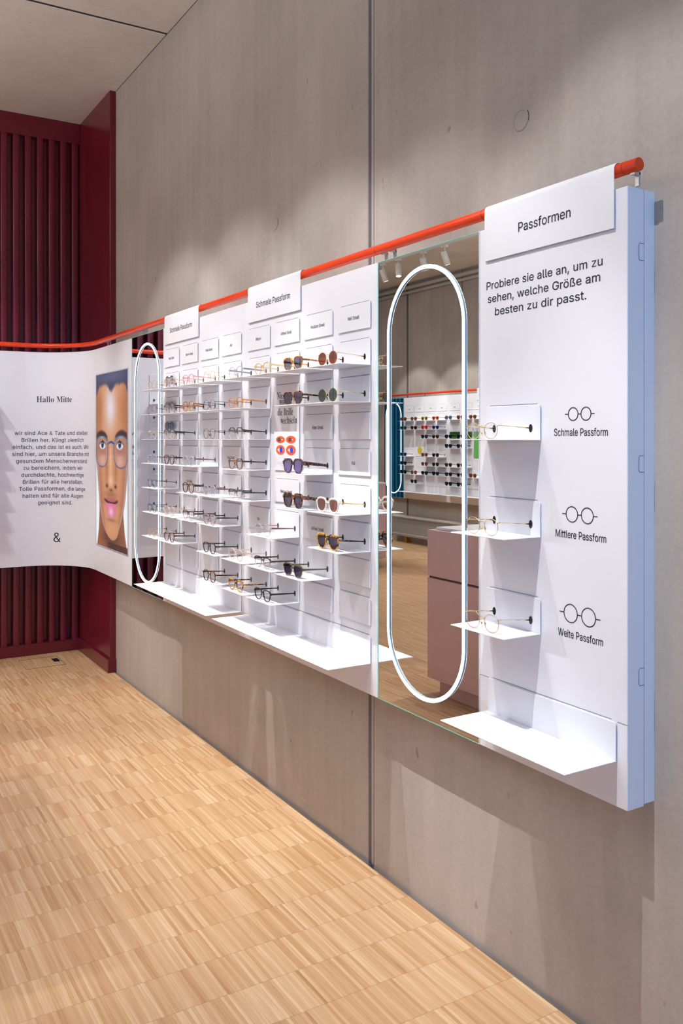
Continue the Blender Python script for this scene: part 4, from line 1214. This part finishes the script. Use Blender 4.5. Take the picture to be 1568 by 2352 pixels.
def make_glasses(kind, shape, rim, temple, lens, w=0.0019, wtop=0.7, gap=0.017, tip=None, pads=True, deep=False, hooked=True):
    """One pair, folded open: front standing on the shelf, temple ends in the two holes of the back plate."""
    name = 'sunglasses' if lens != 'clear' else 'eyeglasses'
    root = bpy.data.objects.new(name, None)
    root.empty_display_size = 0.03
    COL.objects.link(root)
    kids = []
    _u, _l2, a, b, tp = SHAPES[shape]
    pts, nr = outline(shape)
    n = len(pts)
    rimM, temM, lenM = 'g_' + rim, 'g_' + temple, 'l_' + lens
    fr = MB()
    if kind == 'wire':
        xc, zc = 0.0092 + a, b + 0.0016
        for sg in (-1, 1):
            fr.tube([(sg * xc + sg * x, YF, zc + z) for x, z in pts], 0.00085, 6, True)
            fr.tube([(sg * (xc + a * 0.90), YF, zc + b * .55), (sg * (xc + a + 0.003), YF + 0.0005, zc + b * .66), (sg * (xc + a + 0.0052), YF + 0.005, zc + b * .66)], 0.00115, 6)
        fr.tube([(-0.0094, YF, zc + 0.006), (-0.006, YF - 0.001, zc + 0.0105), (0, YF - 0.0015, zc + 0.012), (0.006, YF - 0.001, zc + 0.0105), (0.0094, YF, zc + 0.006)], 0.0009, 6)
        xh, zh = xc + a + 0.0052, zc + b * .66
    else:
        xc, zc = gap / 2 + w + a, b + w + 0.0004
        th = 0.0026 if deep else 0.002
        for sg in (-1, 1):
            def ring(i, sg=sg):
                x, z = pts[i]
                nx, nz = nr[i]
                ww = w * (1 + wtop * max(0, nz))
                ix, iz = sg * (xc + x), zc + z
                ox, oz = sg * (xc + x + nx * ww), zc + z + nz * ww
                mx_, mz_ = (ix + ox) / 2, (iz + oz) / 2
                return [(ix, YF - th * .55, iz), (mx_, YF - th, mz_), (ox, YF - th * .55, oz), (ox, YF + th, oz), (ix, YF + th, iz)]
            fr.sweep(pts, ring, True)
            xe = xc + a * (1 + tp * .5)
            fr.box(sg * (xe - 0.001), sg * (xe + w + 0.0028), YF - th, YF + 0.006, zc + b * .38, zc + b * .38 + (0.011 if deep else 0.0075), 0.0009)
        hb = 0.0055 if deep else 0.004
        bz = [zc + b * .42 + 0.0022 * math.cos(PI * j / 12 - PI / 2) for j in range(13)]
        bx = [-(gap / 2 + w * .7) + (gap + 1.4 * w) * j / 12 for j in range(13)]
        fr.sweep(bx, lambda i: [(bx[i], YF - th, bz[i] - hb), (bx[i], YF - th, bz[i] + hb * .6), (bx[i], YF + th, bz[i] + hb * .6), (bx[i], YF + th, bz[i] - hb)])
        xh, zh = xc + a * (1 + tp * .5) + w + 0.0012, zc + b * .38 + (0.0055 if deep else 0.004)
    kids.append(fr.build('front_frame', rimM, root))
    for sg in (-1, 1):
        mb = MB()
        ol = [(sg * xc + sg * x * .985, zc + z * .985) for x, z in pts]
        mb.prism(ol, YF - 0.0005, YF + 0.0007)
        kids.append(mb.build('lens', lenM, root))
        xe, ye, ze = 0.067 * sg, -0.0015, 0.0275
        P0, P1 = Vector((sg * xh, YF + 0.0045, zh)), Vector((xe, ye, ze))
        if not hooked:
            P1 = Vector((sg * (xh + 0.001), 0.03, zh - 0.012))
        if kind == 'wire':
            tm = MB().tube([P0, P0.lerp(P1, .35), P0.lerp(P1, .66)], 0.0009, 6)
            tt = MB().tube([P0.lerp(P1, .63), P0.lerp(P1, .72), P1], [0.0010, 0.0014, 0.0016], 7)
            o = tm.build('temple', temM, root)
            o2 = tt.build('temple_tip', 'g_' + tip if tip else temM, o)
            KIDS[o] = [o2]
            kids.append(o)
        else:
            h0, h1 = (0.0058, 0.0046) if deep else (0.0031, 0.0021)
            tk = 0.0017
            pr = [P0.lerp(P1, q) for q in (0, .2, .5, .8, 1)]
            hh = [h0, h0 * .95, (h0 + h1) / 2, h1, h1 * 1.05]
            tm = MB().sweep(pr, lambda i: [(pr[i].x - tk, pr[i].y, pr[i].z - hh[i]), (pr[i].x - tk, pr[i].y, pr[i].z + hh[i]), (pr[i].x + tk, pr[i].y, pr[i].z + hh[i]), (pr[i].x + tk, pr[i].y, pr[i].z - hh[i])], smooth=False)
            kids.append(tm.build('temple', temM, root))
        if pads:
            pad = MB()
            px, pz = sg * 0.0072, zc - 0.006
            pad.tube([(px, YF + 0.005, pz - 0.004), (px - sg * .0006, YF + 0.0052, pz), (px + sg * .0004, YF + 0.005, pz + 0.004)], [0.0011, 0.0020, 0.0010], 6)
            if kind == 'wire':
                pad.tube([(sg * (xc - a * .97), YF, zc), (px, YF + 0.005, pz)], 0.0006, 5)
            kids.append(pad.build('nose_pad', rimM if kind == 'wire' else 'g_peach', root))
    KIDS[root] = kids
    return root


STYLES = {
    'goldnarrow': dict(kind='wire', shape='narrowfit', rim='gold', temple='gold', lens='clear'),
    'goldmedium': dict(kind='wire', shape='mediumfit', rim='gold', temple='gold', lens='clear'),
    'goldwide': dict(kind='wire', shape='widefit', rim='gold', temple='gold', lens='clear'),
    'goldround': dict(kind='wire', shape='panto', rim='gold', temple='gold', lens='clear'),
    'goldbrowntip': dict(kind='wire', shape='panto', rim='gold', temple='gold', lens='clear', tip='browna'),
    'goldthin': dict(kind='wire', shape='round', rim='gold', temple='gold', lens='clear'),
    'goldblack': dict(kind='wire', shape='round', rim='gold', temple='gold', lens='clear', tip='blacka'),
    'rosewire': dict(kind='wire', shape='panto', rim='rose', temple='rose', lens='clear', tip='browna'),
    'bronzewire': dict(kind='wire', shape='panto', rim='bronze', temple='bronze', lens='clear', tip='browna'),
    'navy': dict(kind='wire', shape='round', rim='navywire', temple='navywire', lens='clear'),
    'blackw': dict(kind='wire', shape='panto', rim='blackwire', temple='blackwire', lens='clear'),
    'greenw': dict(kind='wire', shape='soft', rim='greenwire', temple='greenwire', lens='clear'),
    'goldsquare': dict(kind='wire', shape='soft', rim='gold', temple='gold', lens='clear'),
    'peach': dict(kind='acetate', shape='panto', rim='peach', temple='peach', lens='clear'),
    'pink': dict(kind='acetate', shape='panto', rim='pinkclear', temple='pinkclear', lens='clear'),
    'crystal': dict(kind='acetate', shape='panto', rim='crystal', temple='grey_temple', lens='clear'),
    'crystalgold': dict(kind='acetate', shape='soft', rim='crystal', temple='rose', lens='clear'),
    'champagne': dict(kind='acetate', shape='soft', rim='champagne', temple='champagne', lens='clear'),
    'tortround': dict(kind='acetate', shape='panto', rim='tort_clear', temple='tort', lens='clear'),
    'amber': dict(kind='acetate', shape='panto', rim='amber', temple='amber', lens='clear'),
    'orangec': dict(kind='acetate', shape='soft', rim='orangeclear', temple='orangeclear', lens='clear'),
    'oliveclear': dict(kind='acetate', shape='panto', rim='olive_clear', temple='olive', lens='clear'),
    'darkclear': dict(kind='acetate', shape='panto', rim='dark_clear', temple='browna', lens='clear'),
    'darksquare': dict(kind='acetate', shape='square', rim='dark_clear', temple='browna', lens='clear'),
    'tort': dict(kind='acetate', shape='panto', rim='tort', temple='tort', lens='clear'),
    'tortbrown': dict(kind='acetate', shape='soft', rim='tortbrown', temple='browna', lens='clear'),
    'olive': dict(kind='acetate', shape='soft', rim='olive', temple='olive', lens='clear'),
    'olivelight': dict(kind='acetate', shape='square', rim='olive_clear', temple='olive', lens='clear'),
    'mauve': dict(kind='acetate', shape='square', rim='mauve', temple='browna', lens='clear'),
    'tortyellow': dict(kind='acetate', shape='square', rim='tortyellow', temple='tortyellow', lens='clear', w=0.0034),
    'black': dict(kind='acetate', shape='square', rim='blacka', temple='blacka', lens='clear'),
    'honeysun': dict(kind='acetate', shape='square', rim='honey', temple='honey', lens='bluegrey', w=0.0034),
    'goldsun': dict(kind='wire', shape='round', rim='gold', temple='gold', lens='brown'),
    'tortsun': dict(kind='acetate', shape='square', rim='tort', temple='tort', lens='purple', w=0.0034),
    'goldgreensun': dict(kind='wire', shape='round', rim='gold', temple='gold', lens='greenl'),
    'plumsun': dict(kind='acetate', shape='wide', rim='tortplum', temple='tort', lens='violetm', w=0.0046, wtop=.6, deep=True),
    'thicktortsun': dict(kind='acetate', shape='wide', rim='tort', temple='tort', lens='purple', w=0.0046, wtop=.6, deep=True),
    'creamsun': dict(kind='acetate', shape='soft', rim='cream', temple='champagne', lens='brown', w=0.0050, wtop=.3),
    'yellowsun': dict(kind='acetate', shape='wide', rim='tortyellow', temple='tort', lens='purple', w=0.0044),
    'olivesun': dict(kind='acetate', shape='square', rim='olivesun', temple='olivesun', lens='purple', w=0.0032),
    # far side of the room
    'x_brown': dict(kind='acetate', shape='soft', rim='tortbrown', temple='amber', lens='amberl', w=0.0045, pads=False),
    'x_lime': dict(kind='acetate', shape='soft', rim='lime', temple='lime', lens='amberl', w=0.0045, pads=False),
    'x_orange': dict(kind='acetate', shape='square', rim='orangea', temple='orangea', lens='amberl', w=0.0045, pads=False),
    'x_grey': dict(kind='acetate', shape='soft', rim='greya', temple='greya', lens='grey', w=0.0045, pads=False),
    'x_green': dict(kind='acetate', shape='soft', rim='greena', temple='greena', lens='greenl', w=0.0045, pads=False),
    'x_red': dict(kind='acetate', shape='wide', rim='red', temple='red', lens='amberl', w=0.005, deep=True, pads=False),
    'x_violet': dict(kind='acetate', shape='square', rim='violet', temple='violet', lens='darkl', w=0.0045, pads=False),
    'x_dark': dict(kind='acetate', shape='square', rim='blacka', temple='blacka', lens='darkl', w=0.005, deep=True, pads=False),
    'x_tort': dict(kind='acetate', shape='square', rim='tort', temple='tort', lens='darkl', w=0.005, pads=False),
}
PROTO = {}


def glasses(style, frame, x, r, label, group='spectacles on the display shelves', dx=0.0, dy=0.0, yaw=0.0):
    if style not in PROTO:
        PROTO[style] = make_glasses(**STYLES[style])
        t = PROTO[style]
    else:
        t = copy_tree(PROTO[style])
    t.location = place(frame, x + 0.101 + dx, TILE_Y + dy, ROW(r) + 0.0002)
    t.rotation_euler = (0, 0, frame[1] + yaw)
    return tag(t, label, 'glasses' if t.name.startswith('eye') else 'sunglasses', group)


ROWN = {i: 'row ' + n for i, n in enumerate(('zero', 'one', 'two', 'three', 'four', 'five', 'six', 'seven', 'eight'))}
BA, BB = OURS(4.237), OURS(3.27)
CELL = {}
for i in range(4):
    CELL[i + 1] = (BA, COLX[i], ('first', 'second', 'third', 'fourth')[i] + ' column from small mirror')
    CELL[i + 5] = (BB, COLX[i], ('fourth', 'third', 'second', 'first')[i] + ' column from large mirror')

NAMES = {(1, 0): 'Neil Small', (2, 0): 'Morris Small', (3, 0): 'Nina Small', (4, 0): 'Jay', (5, 0): 'Wilson', (6, 0): 'Alfred Small', (7, 0): 'Hudson Small', (8, 0): 'Neil Small',
         (7, 3): 'Allen Small', (4, 4): 'Saul Small', (8, 4): 'Kai', (2, 5): 'Lily Small', (6, 5): 'Nelson Small', (5, 6): 'Kai', (7, 6): 'Alfred Small'}
BLANK = [(3, 3), (8, 3), (3, 7), (8, 7), (1, 8), (2, 8), (3, 8), (7, 8), (8, 8)]
G = {
    (1, 1): ('goldbrowntip', 'thin gold wire eyeglasses'), (2, 1): ('peach', 'pale peach clear eyeglasses'), (3, 1): ('pink', 'pink clear eyeglasses'), (4, 1): ('goldthin', 'fine gold wire round eyeglasses'),
    (5, 1): ('crystal', 'colourless clear eyeglasses with grey temples'), (6, 1): ('champagne', 'champagne yellow clear eyeglasses'), (7, 1): ('honeysun', 'honey brown sunglasses with blue-grey lenses'), (8, 1): ('goldsun', 'round gold wire sunglasses with brown lenses'),
    (1, 2): ('rosewire', 'rose metal eyeglasses with dark tips'), (2, 2): ('tortround', 'dark-topped tortoise eyeglasses'), (3, 2): ('amber', 'amber orange eyeglasses'), (4, 2): ('navy', 'navy blue wire round eyeglasses'),
    (5, 2): ('orangec', 'orange clear eyeglasses'), (7, 2): ('tortsun', 'dark tortoise sunglasses'), (8, 2): ('goldgreensun', 'gold wire sunglasses with dark green lenses'),
    (1, 3): ('goldblack', 'gold round eyeglasses with black tips'), (2, 3): ('oliveclear', 'olive-topped clear eyeglasses'), (4, 3): ('bronzewire', 'bronze wire eyeglasses'), (5, 3): ('darkclear', 'dark brown to clear round eyeglasses'),
    (1, 4): ('crystalgold', 'clear eyeglasses with metal temples'), (2, 4): ('tort', 'narrow dark tortoise eyeglasses'), (3, 4): ('crystalgold', 'clear eyeglasses with metal temples'), (5, 4): ('tortbrown', 'brown tortoise eyeglasses'), (7, 4): ('plumsun', 'chunky sunglasses with violet lenses'),
    (1, 5): ('blackw', 'black wire eyeglasses'), (3, 5): ('tort', 'dark tortoise round eyeglasses'), (4, 5): ('crystalgold', 'clear eyeglasses with metal temples'), (5, 5): ('olivelight', 'olive-topped square eyeglasses'), (7, 5): ('thicktortsun', 'chunky dark tortoise sunglasses'), (8, 5): ('creamsun', 'cream sunglasses with brown lenses'),
    (1, 6): ('greenw', 'dark green wire eyeglasses'), (2, 6): ('peach', 'pale peach clear eyeglasses'), (3, 6): ('darksquare', 'brown-topped clear eyeglasses'), (4, 6): ('mauve', 'mauve brown eyeglasses'), (6, 6): ('crystalgold', 'colourless square eyeglasses'), (8, 6): ('yellowsun', 'yellow tortoise sunglasses'),
    (1, 7): ('goldsquare', 'gold wire eyeglasses'), (2, 7): ('tortbrown', 'brown tortoise eyeglasses'), (4, 7): ('olive', 'dark green eyeglasses'), (5, 7): ('peach', 'pale beige clear eyeglasses'), (6, 7): ('darksquare', 'brown-topped clear square eyeglasses'), (7, 7): ('olivesun', 'olive clear sunglasses'),
    (4, 8): ('tort', 'dark tortoise eyeglasses'), (5, 8): ('tortyellow', 'yellow tortoise square eyeglasses'), (6, 8): ('black', 'black square eyeglasses'),
}
for (c, r), txt in NAMES.items():
    fr_, x, cn = CELL[c]
    blank_tile(fr_, x, r, f'white tile lettered {txt}, {ROWN[r].replace("row zero", "top row")}, {cn}', txt)
for c, r in BLANK:
    fr_, x, cn = CELL[c]
    blank_tile(fr_, x, r, f'blank white tile, {ROWN[r]}, {cn}')
for (c, r), (st, look) in G.items():
    fr_, x, cn = CELL[c]
    shelf(fr_, x, r, f'small white shelf, {ROWN[r]}, {cn}')
    glasses(st, fr_, x, r, f'{look}, {ROWN[r]}, {cn}')
long_shelf(BA, COLX[0], 0.905, 9, 'long empty white bottom shelf starting below the small mirror')
long_shelf(BB, COLX[0], 0.905, 9, 'long empty white bottom shelf ending beside the large mirror')

# fit panel shelves and three gold pairs
for r, look in ((3, 'narrow'), (5, 'medium'), (7, 'wide')):
    shelf(FP, 0.029, r, f'small white shelf beside the {look} fit symbol on the end panel')
    glasses('gold' + look, FP, 0.029, r, f'gold wire eyeglasses beside the {look} fit symbol on the end panel')
long_shelf(FP, 0.037, 0.426, 9, 'wide empty white bottom shelf of the near end panel')

# clip-on lenses stuck to the back plates of the first column
for r, dz, lens, look in ((1, 0.049, 'darkl', 'dark grey'), (2, 0.043, 'brown', 'brown'), (3, 0.062, 'grey', 'blue-grey')):
    fr_, x, cn = CELL[1]
    t = thing('clip_on_lenses', place(fr_, x + 0.105, TILE_Y - 0.012, ROW(r) + dz), fr_[1], f'{look} clip-on lenses on the back plate of {ROWN[r]}, {cn}', 'clip-on lenses', 'clip-on lens pairs')
    pts, nr = outline('round')
    for sg in (-1, 1):
        MB().prism([(sg * 0.031 + p[0], p[1]) for p in pts], -0.0008, 0.0008).build('lens', M['l_' + lens], t)
    mb = MB().tube([(-0.010, 0, 0.010), (0, -0.001, 0.013), (0.010, 0, 0.010)], 0.0012, 6)
    for sg in (-1, 1):
        mb.tube([(sg * 0.031 + p[0] * 1.0, 0, p[1] * 1.0) for p in pts], 0.0008, 5, True)
    mb.box(-0.003, 0.003, 0, 0.012, 0.010, 0.015)
    mb.build('clip_frame', 'g_blackwire', t)

# poster tile with eyes
fr_, x, cn = CELL[6]
t = thing('poster_tile', place(fr_, x, 0, ROW(4)), fr_[1], 'tall white poster tile with four drawn eyes and the slogan about never changing glasses', 'poster')
HP = 0.319
tile_mesh(MB(), z1=HP).build('tile_plate', 'white_card', t)
mb = MB()
yy = TILE_Y - 0.0005
for s, x0, wd, z in (('Nie', 0.026, 0.048, 0.268), ('wieder', 0.046, 0.104, 0.246), ('die Brille', 0.030, 0.126, 0.2055), ('wechseln', 0.056, 0.130, 0.1745)):
    text_mb(mb, s, x0, z, 0.0265 / 0.455, 'serif', width=wd, anchor='l', y=yy)
mb.build('slogan_lettering', 'ink', t)


def oval(cx_, cz_, rx, rz, e=2.0, n=36, point=0.0):
    out = []
    for i in range(n):
        a = 2 * PI * i / n
        c, s = math.cos(a), math.sin(a)
        out.append((cx_ + rx * c, yy, cz_ + rz * s * (1 - point * c * c)))
    return out


def flat(poly, dy):
    return MB().add([(p[0], p[1] - dy, p[2]) for p in poly], [tuple(range(len(poly)))])


for k, (ex, ez, rx, rz) in enumerate(((0.054, 0.1155, 0.036, 0.0130), (0.137, 0.1155, 0.039, 0.0140), (0.054, 0.0770, 0.036, 0.0180), (0.137, 0.0770, 0.038, 0.0185))):
    o = flat(oval(ex, ez, rx, rz), 0).build('drawn_eye', 'print_orange', t)
    if k < 2:
        flat(oval(ex + 0.014 - 0.004 * k, ez, 0.008, 0.0018, point=.9), 0.0002).build('eye_glint', 'white_card', o)
        flat(oval(ex - 0.010 + 0.004 * k, ez, 0.0145, 0.0078), 0.0004).build('eye_pupil', 'print_grey', o)
    else:
        flat(oval(ex, ez, 0.0245, 0.0072, point=.9), 0.0002).build('eye_white', 'white_card', o)
        flat(oval(ex + 0.006, ez + .0005, 0.0125, 0.0105), 0.0004).build('eye_pupil', 'print_blue', o)
mb = MB()
for zz, x0, x1 in ((0.0300, 0.026, 0.165), (0.0245, 0.024, 0.168), (0.0190, 0.06, 0.13)):
    xx = x0
    random.seed(int(zz * 1e5))
    while xx < x1:
        l = random.uniform(0.006, 0.016)
        mb.add([(xx, yy, zz), (min(xx + l, x1), yy, zz), (min(xx + l, x1), yy, zz + 0.0012), (xx, yy, zz + 0.0012)], [(0, 1, 2, 3)])
        xx += l + 0.0028
mb.build('small_print', 'print_pale', t)

# column of shelves on the back wall, just outside the frame (its shadows and reflection show)
BC = BACK(-0.812)
blank_tile(BC, 0.0, 0, 'blank white tile at the top of the back wall column, seen in the small mirror', group=None)
for r in range(1, 8):
    shelf(BC, 0.0, r, f'small white shelf, {ROWN[r]}, on the back wall beside the welcome text', 'back wall shelves')
for r, st, look in ((1, 'goldthin', 'fine gold wire glasses'), (2, 'blackw', 'black wire glasses'), (4, 'goldround', 'gold wire glasses'), (5, 'blackw', 'black wire glasses')):
    glasses(st, BC, 0.0, r, f'{look}, {ROWN[r]}, on the back wall, seen in the small mirror', 'spectacles on the back wall')

# ================================================================== opposite wall, seen in the large mirror
OA, OB = OPP(8.88), OPP(7.911)
display_board(OA, 'white display panel on the opposite wall beside its mirror, seen in reflection', 'four-column display panels on the opposite wall')
display_board(OB, 'white display panel on the opposite wall farther from its mirror, seen in reflection', 'four-column display panels on the opposite wall')
OC = {}
for i in range(4):
    OC['A%d' % (4 - i)] = (OA, COLX[i], ('fourth', 'third', 'second', 'first')[i])
    OC['B%d' % (4 - i)] = (OB, COLX[i], ('eighth', 'seventh', 'sixth', 'fifth')[i])
OG = {
    1: {'A1': ('x_brown', 'brown'), 'A2': ('x_brown', 'brown'), 'A3': ('x_lime', 'lime green'), 'A4': ('x_orange', 'orange'), 'B1': ('x_grey', 'grey'), 'B2': ('x_brown', 'brown'), 'B3': ('x_brown', 'brown')},
    2: {'A1': ('x_green', 'green'), 'A2': ('x_tort', 'dark brown'), 'A3': ('x_red', 'red'), 'A4': ('x_violet', 'violet')},
    3: {'A3': ('x_dark', 'black'), 'A4': ('x_tort', 'dark'), 'B1': ('x_dark', 'black'), 'B2': ('x_dark', 'black')},
    4: {'B1': ('x_dark', 'black'), 'B2': ('x_dark', 'black')},
    5: {'A1': ('x_violet', 'dark blue'), 'A3': ('x_brown', 'light brown'), 'A4': ('x_tort', 'dark brown')},
    6: {'A1': ('x_dark', 'black'), 'A3': ('x_brown', 'brown'), 'A4': ('x_tort', 'dark brown'), 'B1': ('x_tort', 'dark'), 'B2': ('x_tort', 'dark')},
    7: {'A1': ('x_dark', 'black'), 'A2': ('x_brown', 'light brown'), 'A3': ('x_dark', 'black'), 'A4': ('x_dark', 'black'), 'B1': ('x_dark', 'black'), 'B2': ('x_tort', 'dark'), 'B3': ('x_brown', 'brown')},
    8: {'A2': ('x_tort', 'dark brown'), 'B1': ('x_dark', 'black'), 'B2': ('x_dark', 'black')},
}
for r, row in OG.items():
    for key, (st, look) in row.items():
        fr_, x, nth = OC[key]
        shelf(fr_, x, r, f'reflected small shelf, {ROWN[r]}, {nth} column from the mirror on the opposite wall', 'shelves on the opposite wall')
        glasses(st, fr_, x, r, f'reflected {look} sunglasses, {ROWN[r]}, {nth} column from the opposite mirror', 'sunglasses on the opposite wall')
for key in ('A1', 'A2', 'A3', 'A4', 'B1', 'B2', 'B3'):
    fr_, x, nth = OC[key]
    t = blank_tile(fr_, x, 0, f'reflected white name tile, top row, {nth} column from the opposite mirror', group='name tiles on the opposite wall')
    MB().box(0.082, 0.118, TILE_Y - 0.0006, TILE_Y, 0.038, 0.044).build('name_line', 'ink', t)
for key, r0, rows, nm in (('B1', 3, 1, 'fifth'), ('B2', 3, 1, 'sixth'), ('B3', 3, 3, 'seventh')):
    fr_, x, nth = OC[key]
    blank_tile(fr_, x, r0, f'green card tile in the {nm} column of the opposite wall, seen in reflection', mat='green_card', group=None, rows=rows)
fr_, x, nth = OC['A2']
t = blank_tile(fr_, x, 4, 'tall white tile with a yellow print on the opposite wall, seen in reflection', group=None, rows=2)
mb = MB().add([(0.1 + 0.05 * math.cos(a), TILE_Y - 0.0006, 0.08 + 0.05 * math.sin(a)) for a in [2 * PI * j / 20 for j in range(20)]], [tuple(range(20))])
mb.build('yellow_print', 'yellow', t)
long_shelf(OA, COLX[0], 0.905, 9, 'long bottom shelf on the opposite wall beside its mirror, seen in reflection')
long_shelf(OB, COLX[0], 0.905, 9, 'long bottom shelf on the opposite wall farther from its mirror, seen in reflection')
header(OB, 0.0, 0.40, None, 0, 'white header sheet on the opposite wall rail, seen in the large mirror')
t = thing('hanging_rail', (0, 0, 0), 0, 'orange tube above the opposite display panels, seen in the large mirror', 'rail')
MB().tube([(6.9, OPP_Y + TOFF, TZ), (9.0, OPP_Y + TOFF, TZ), (10.62, OPP_Y + TOFF, TZ)], 0.0145, 16).build('tube', 'orange', t)
for xx in (9.4, 10.1):
    MB().box(xx - 0.006, xx + 0.006, OPP_Y + 0.024, OPP_Y + 0.03, ZT + 0.0005, TZ, 0.001).build('rail_bracket', 'steel', t)

# radiator
t = thing('radiator', (8.3, YL, 0.0), 0, 'long low grey radiator under the opposite display, seen in the large mirror', 'radiator')
MB().box(0, 1.8, -0.10, -0.03, 0.09, 0.355, 0.006).build('radiator_body', 'radiator', t)
MB().box(0.0, 1.8, -0.105, -0.025, 0.345, 0.368, 0.004).build('top_grille', 'lamp_white', t)
for nm, zz in (('upper_vent_row', 0.325), ('lower_vent_row', 0.125)):
    mb = MB()
    for i in range(72):
        mb.box(0.02 + i * 0.0247, 0.032 + i * 0.0247, -0.1012, -0.099, zz - 0.006, zz + 0.006)
    mb.build(nm, 'joint_dark' if 'upper' in nm else 'lamp_white', t)
for xx in (0.25, 1.5):
    MB().box(xx, xx + 0.03, -0.08, -0.03, 0.0, 0.09).box(xx - .1, xx + .1, -0.07, -0.05, 0.078, 0.09).build('radiator_foot', 'brass', t)

# pink cabinets
t = thing('pink_cabinet', (2.86, -0.09, 0), 0, 'pink island cabinet with a white top, reflected large in the near mirror', 'cabinet')
W_, D_ = 1.11, 0.62
MB().box(0.05, W_ - 0.05, 0.05, D_ - 0.05, 0.0, 0.09).build('plinth', 'pink', t)
MB().box(0.012, W_ - 0.004, 0.012, D_, 0.09, 0.905).build('carcass', 'pink_dark', t)
MB().box(0, W_, 0, 0.02, 0.09, 0.645, 0.002).build('lower_front', 'pink', t)
MB().box(0, W_, 0, 0.02, 0.657, 0.911, 0.002).build('upper_front', 'pink', t)
MB().box(W_ - 0.006, W_, 0.02, D_, 0.09, 0.911).build('side_panel', 'pink', t)
MB().box(0, 0.006, 0.02, D_, 0.09, 0.911).build('side_panel', 'pink', t)
MB().box(0.006, W_ - 0.006, 0.02, D_, 0.895, 0.911).build('top_panel', 'pink', t)
MB().box(0.035, W_ - 0.035, 0.035, D_ - 0.035, 0.911, 0.926, 0.002).build('white_worktop', 'white_card', t)

t = thing('pink_counter', (8.1, 1.15, 0), 0, 'pink counter farther back, at the left edge of the mirror reflection', 'counter')
MB().box(0.05, 0.62, 0.05, 1.2, 0.0, 0.10).build('plinth', 'pink', t)
MB().box(0, 0.67, 0, 1.27, 0.10, 0.915, 0.003).build('carcass', 'pink', t)
MB().box(-0.005, 0.675, -0.005, 1.275, 0.915, 0.933, 0.002).build('countertop', 'white_card', t)
for (jx, jy, h_), wh in (((8.18, 2.33, 0.085), 'front corner'), ((8.30, 2.24, 0.07), 'middle')):
    prof = [(0.0, 0.002), (0.026, 0.002), (0.030, 0.01), (0.031, h_), (0.029, h_), (0.027, 0.012), (0.0, 0.010)]
    k = 20
    mb = MB()
    ang = [2 * PI * j / k for j in range(k)]
    mb.sweep(ang, lambda i: [(a_ * math.cos(ang[i]) , a_ * math.sin(ang[i]), z) for a_, z in prof], True)
    o = mb.build('glass_jar', 'glassware', None, (jx, jy, 0.932))
    tag(o, f'small clear glass jar at the {wh} of the far pink counter', 'jar', 'jars on the counter')

# ================================================================== ceiling lamps
def lamp(pos, target, label, group, on_track):
    p, d = Vector(pos), (Vector(target) - Vector(pos)).normalized()
    if d.z > -0.2:
        d = Vector((0, 0, -1))
    piv = p - d * 0.125
    t = thing('track_spotlight', (piv.x, piv.y, CEIL), 0, label, 'spotlight', group)
    top = -0.036 if on_track else 0.0
    zp = piv.z - CEIL
    MB().box(-0.045, 0.045, -0.017, 0.017, top - 0.022, top, 0.003).build('adapter', 'lamp_white', t)
    MB().tube([(0, 0, top - 0.02), (0, 0, zp)], 0.011, 12).build('stem', 'lamp_white', t)
    c0, c1 = Vector((0, 0, zp)) - d * 0.045, Vector((0, 0, zp)) + d * 0.105
    MB().tube([c0, c0.lerp(c1, .02), c0.lerp(c1, .98), c1], [0.034, 0.037, 0.037, 0.034], 24).build('lamp_head', 'lamp_white', t)
    MB().disc(c1 + d * 0.001, d, 0.027, 20).build('lamp_lens', 'lamp_lens', t)
    return t


def track(x0, x1, y, label):
    o = MB().box(x0, x1, y - 0.018, y + 0.018, CEIL - 0.036, CEIL).build('lighting_track', 'lamp_white')
    return tag(o, label, 'track', 'lighting tracks')


track(0.6, 5.2, -0.430, 'ceiling light track in front of the wall display, above the frame')
track(6.4, 11.0, 2.82, 'ceiling light track across the room, seen in the large mirror')
NTH = ('nearest', 'second', 'third', 'fourth', 'fifth', 'farthest')
for i, (p, tg, w_, s_) in enumerate(SPOTS_DISPLAY):
    lamp(p, tg, f'white track spotlight aimed at the wall display, {NTH[i]} from the camera', 'track spotlights', True)
for i, (p, tg, w_, s_) in enumerate(SPOTS_OPPOSITE):
    lamp(p, tg, f'reflected white track spotlight, {("first", "second", "third", "fourth", "hidden")[i]} from the left in the large mirror', 'reflected track spotlights', True)
for i, (p, tg, w_, s_) in enumerate(SPOTS_ROOM):
    lamp(p, tg, f'white ceiling spotlight over the open floor, {("above the pink island", "added fill near the camera", "by the maroon wall", "added fill toward the far counter")[i]}', 'room spotlights', False)
for (x, y), nm in zip(FILL_UPLIGHTS, ('nearer', 'farther')):  # added bodies for the unseen ceiling fill
    t = thing('added_uplight', (x, y, 2.56), 0, f'added unseen white uplight for ceiling fill, {nm} of the two', 'lamp', 'added fill uplights')
    MB().box(-0.82, 0.82, -0.06, 0.06, 0.0, 0.045, 0.004).build('added_uplight_body', 'lamp_white', t)
    for sx in (-0.7, 0.7):
        MB().tube([(sx, 0, 0.04), (sx, 0, CEIL - 2.56)], 0.0015, 6).build('added_uplight_cable', 'steel', t)
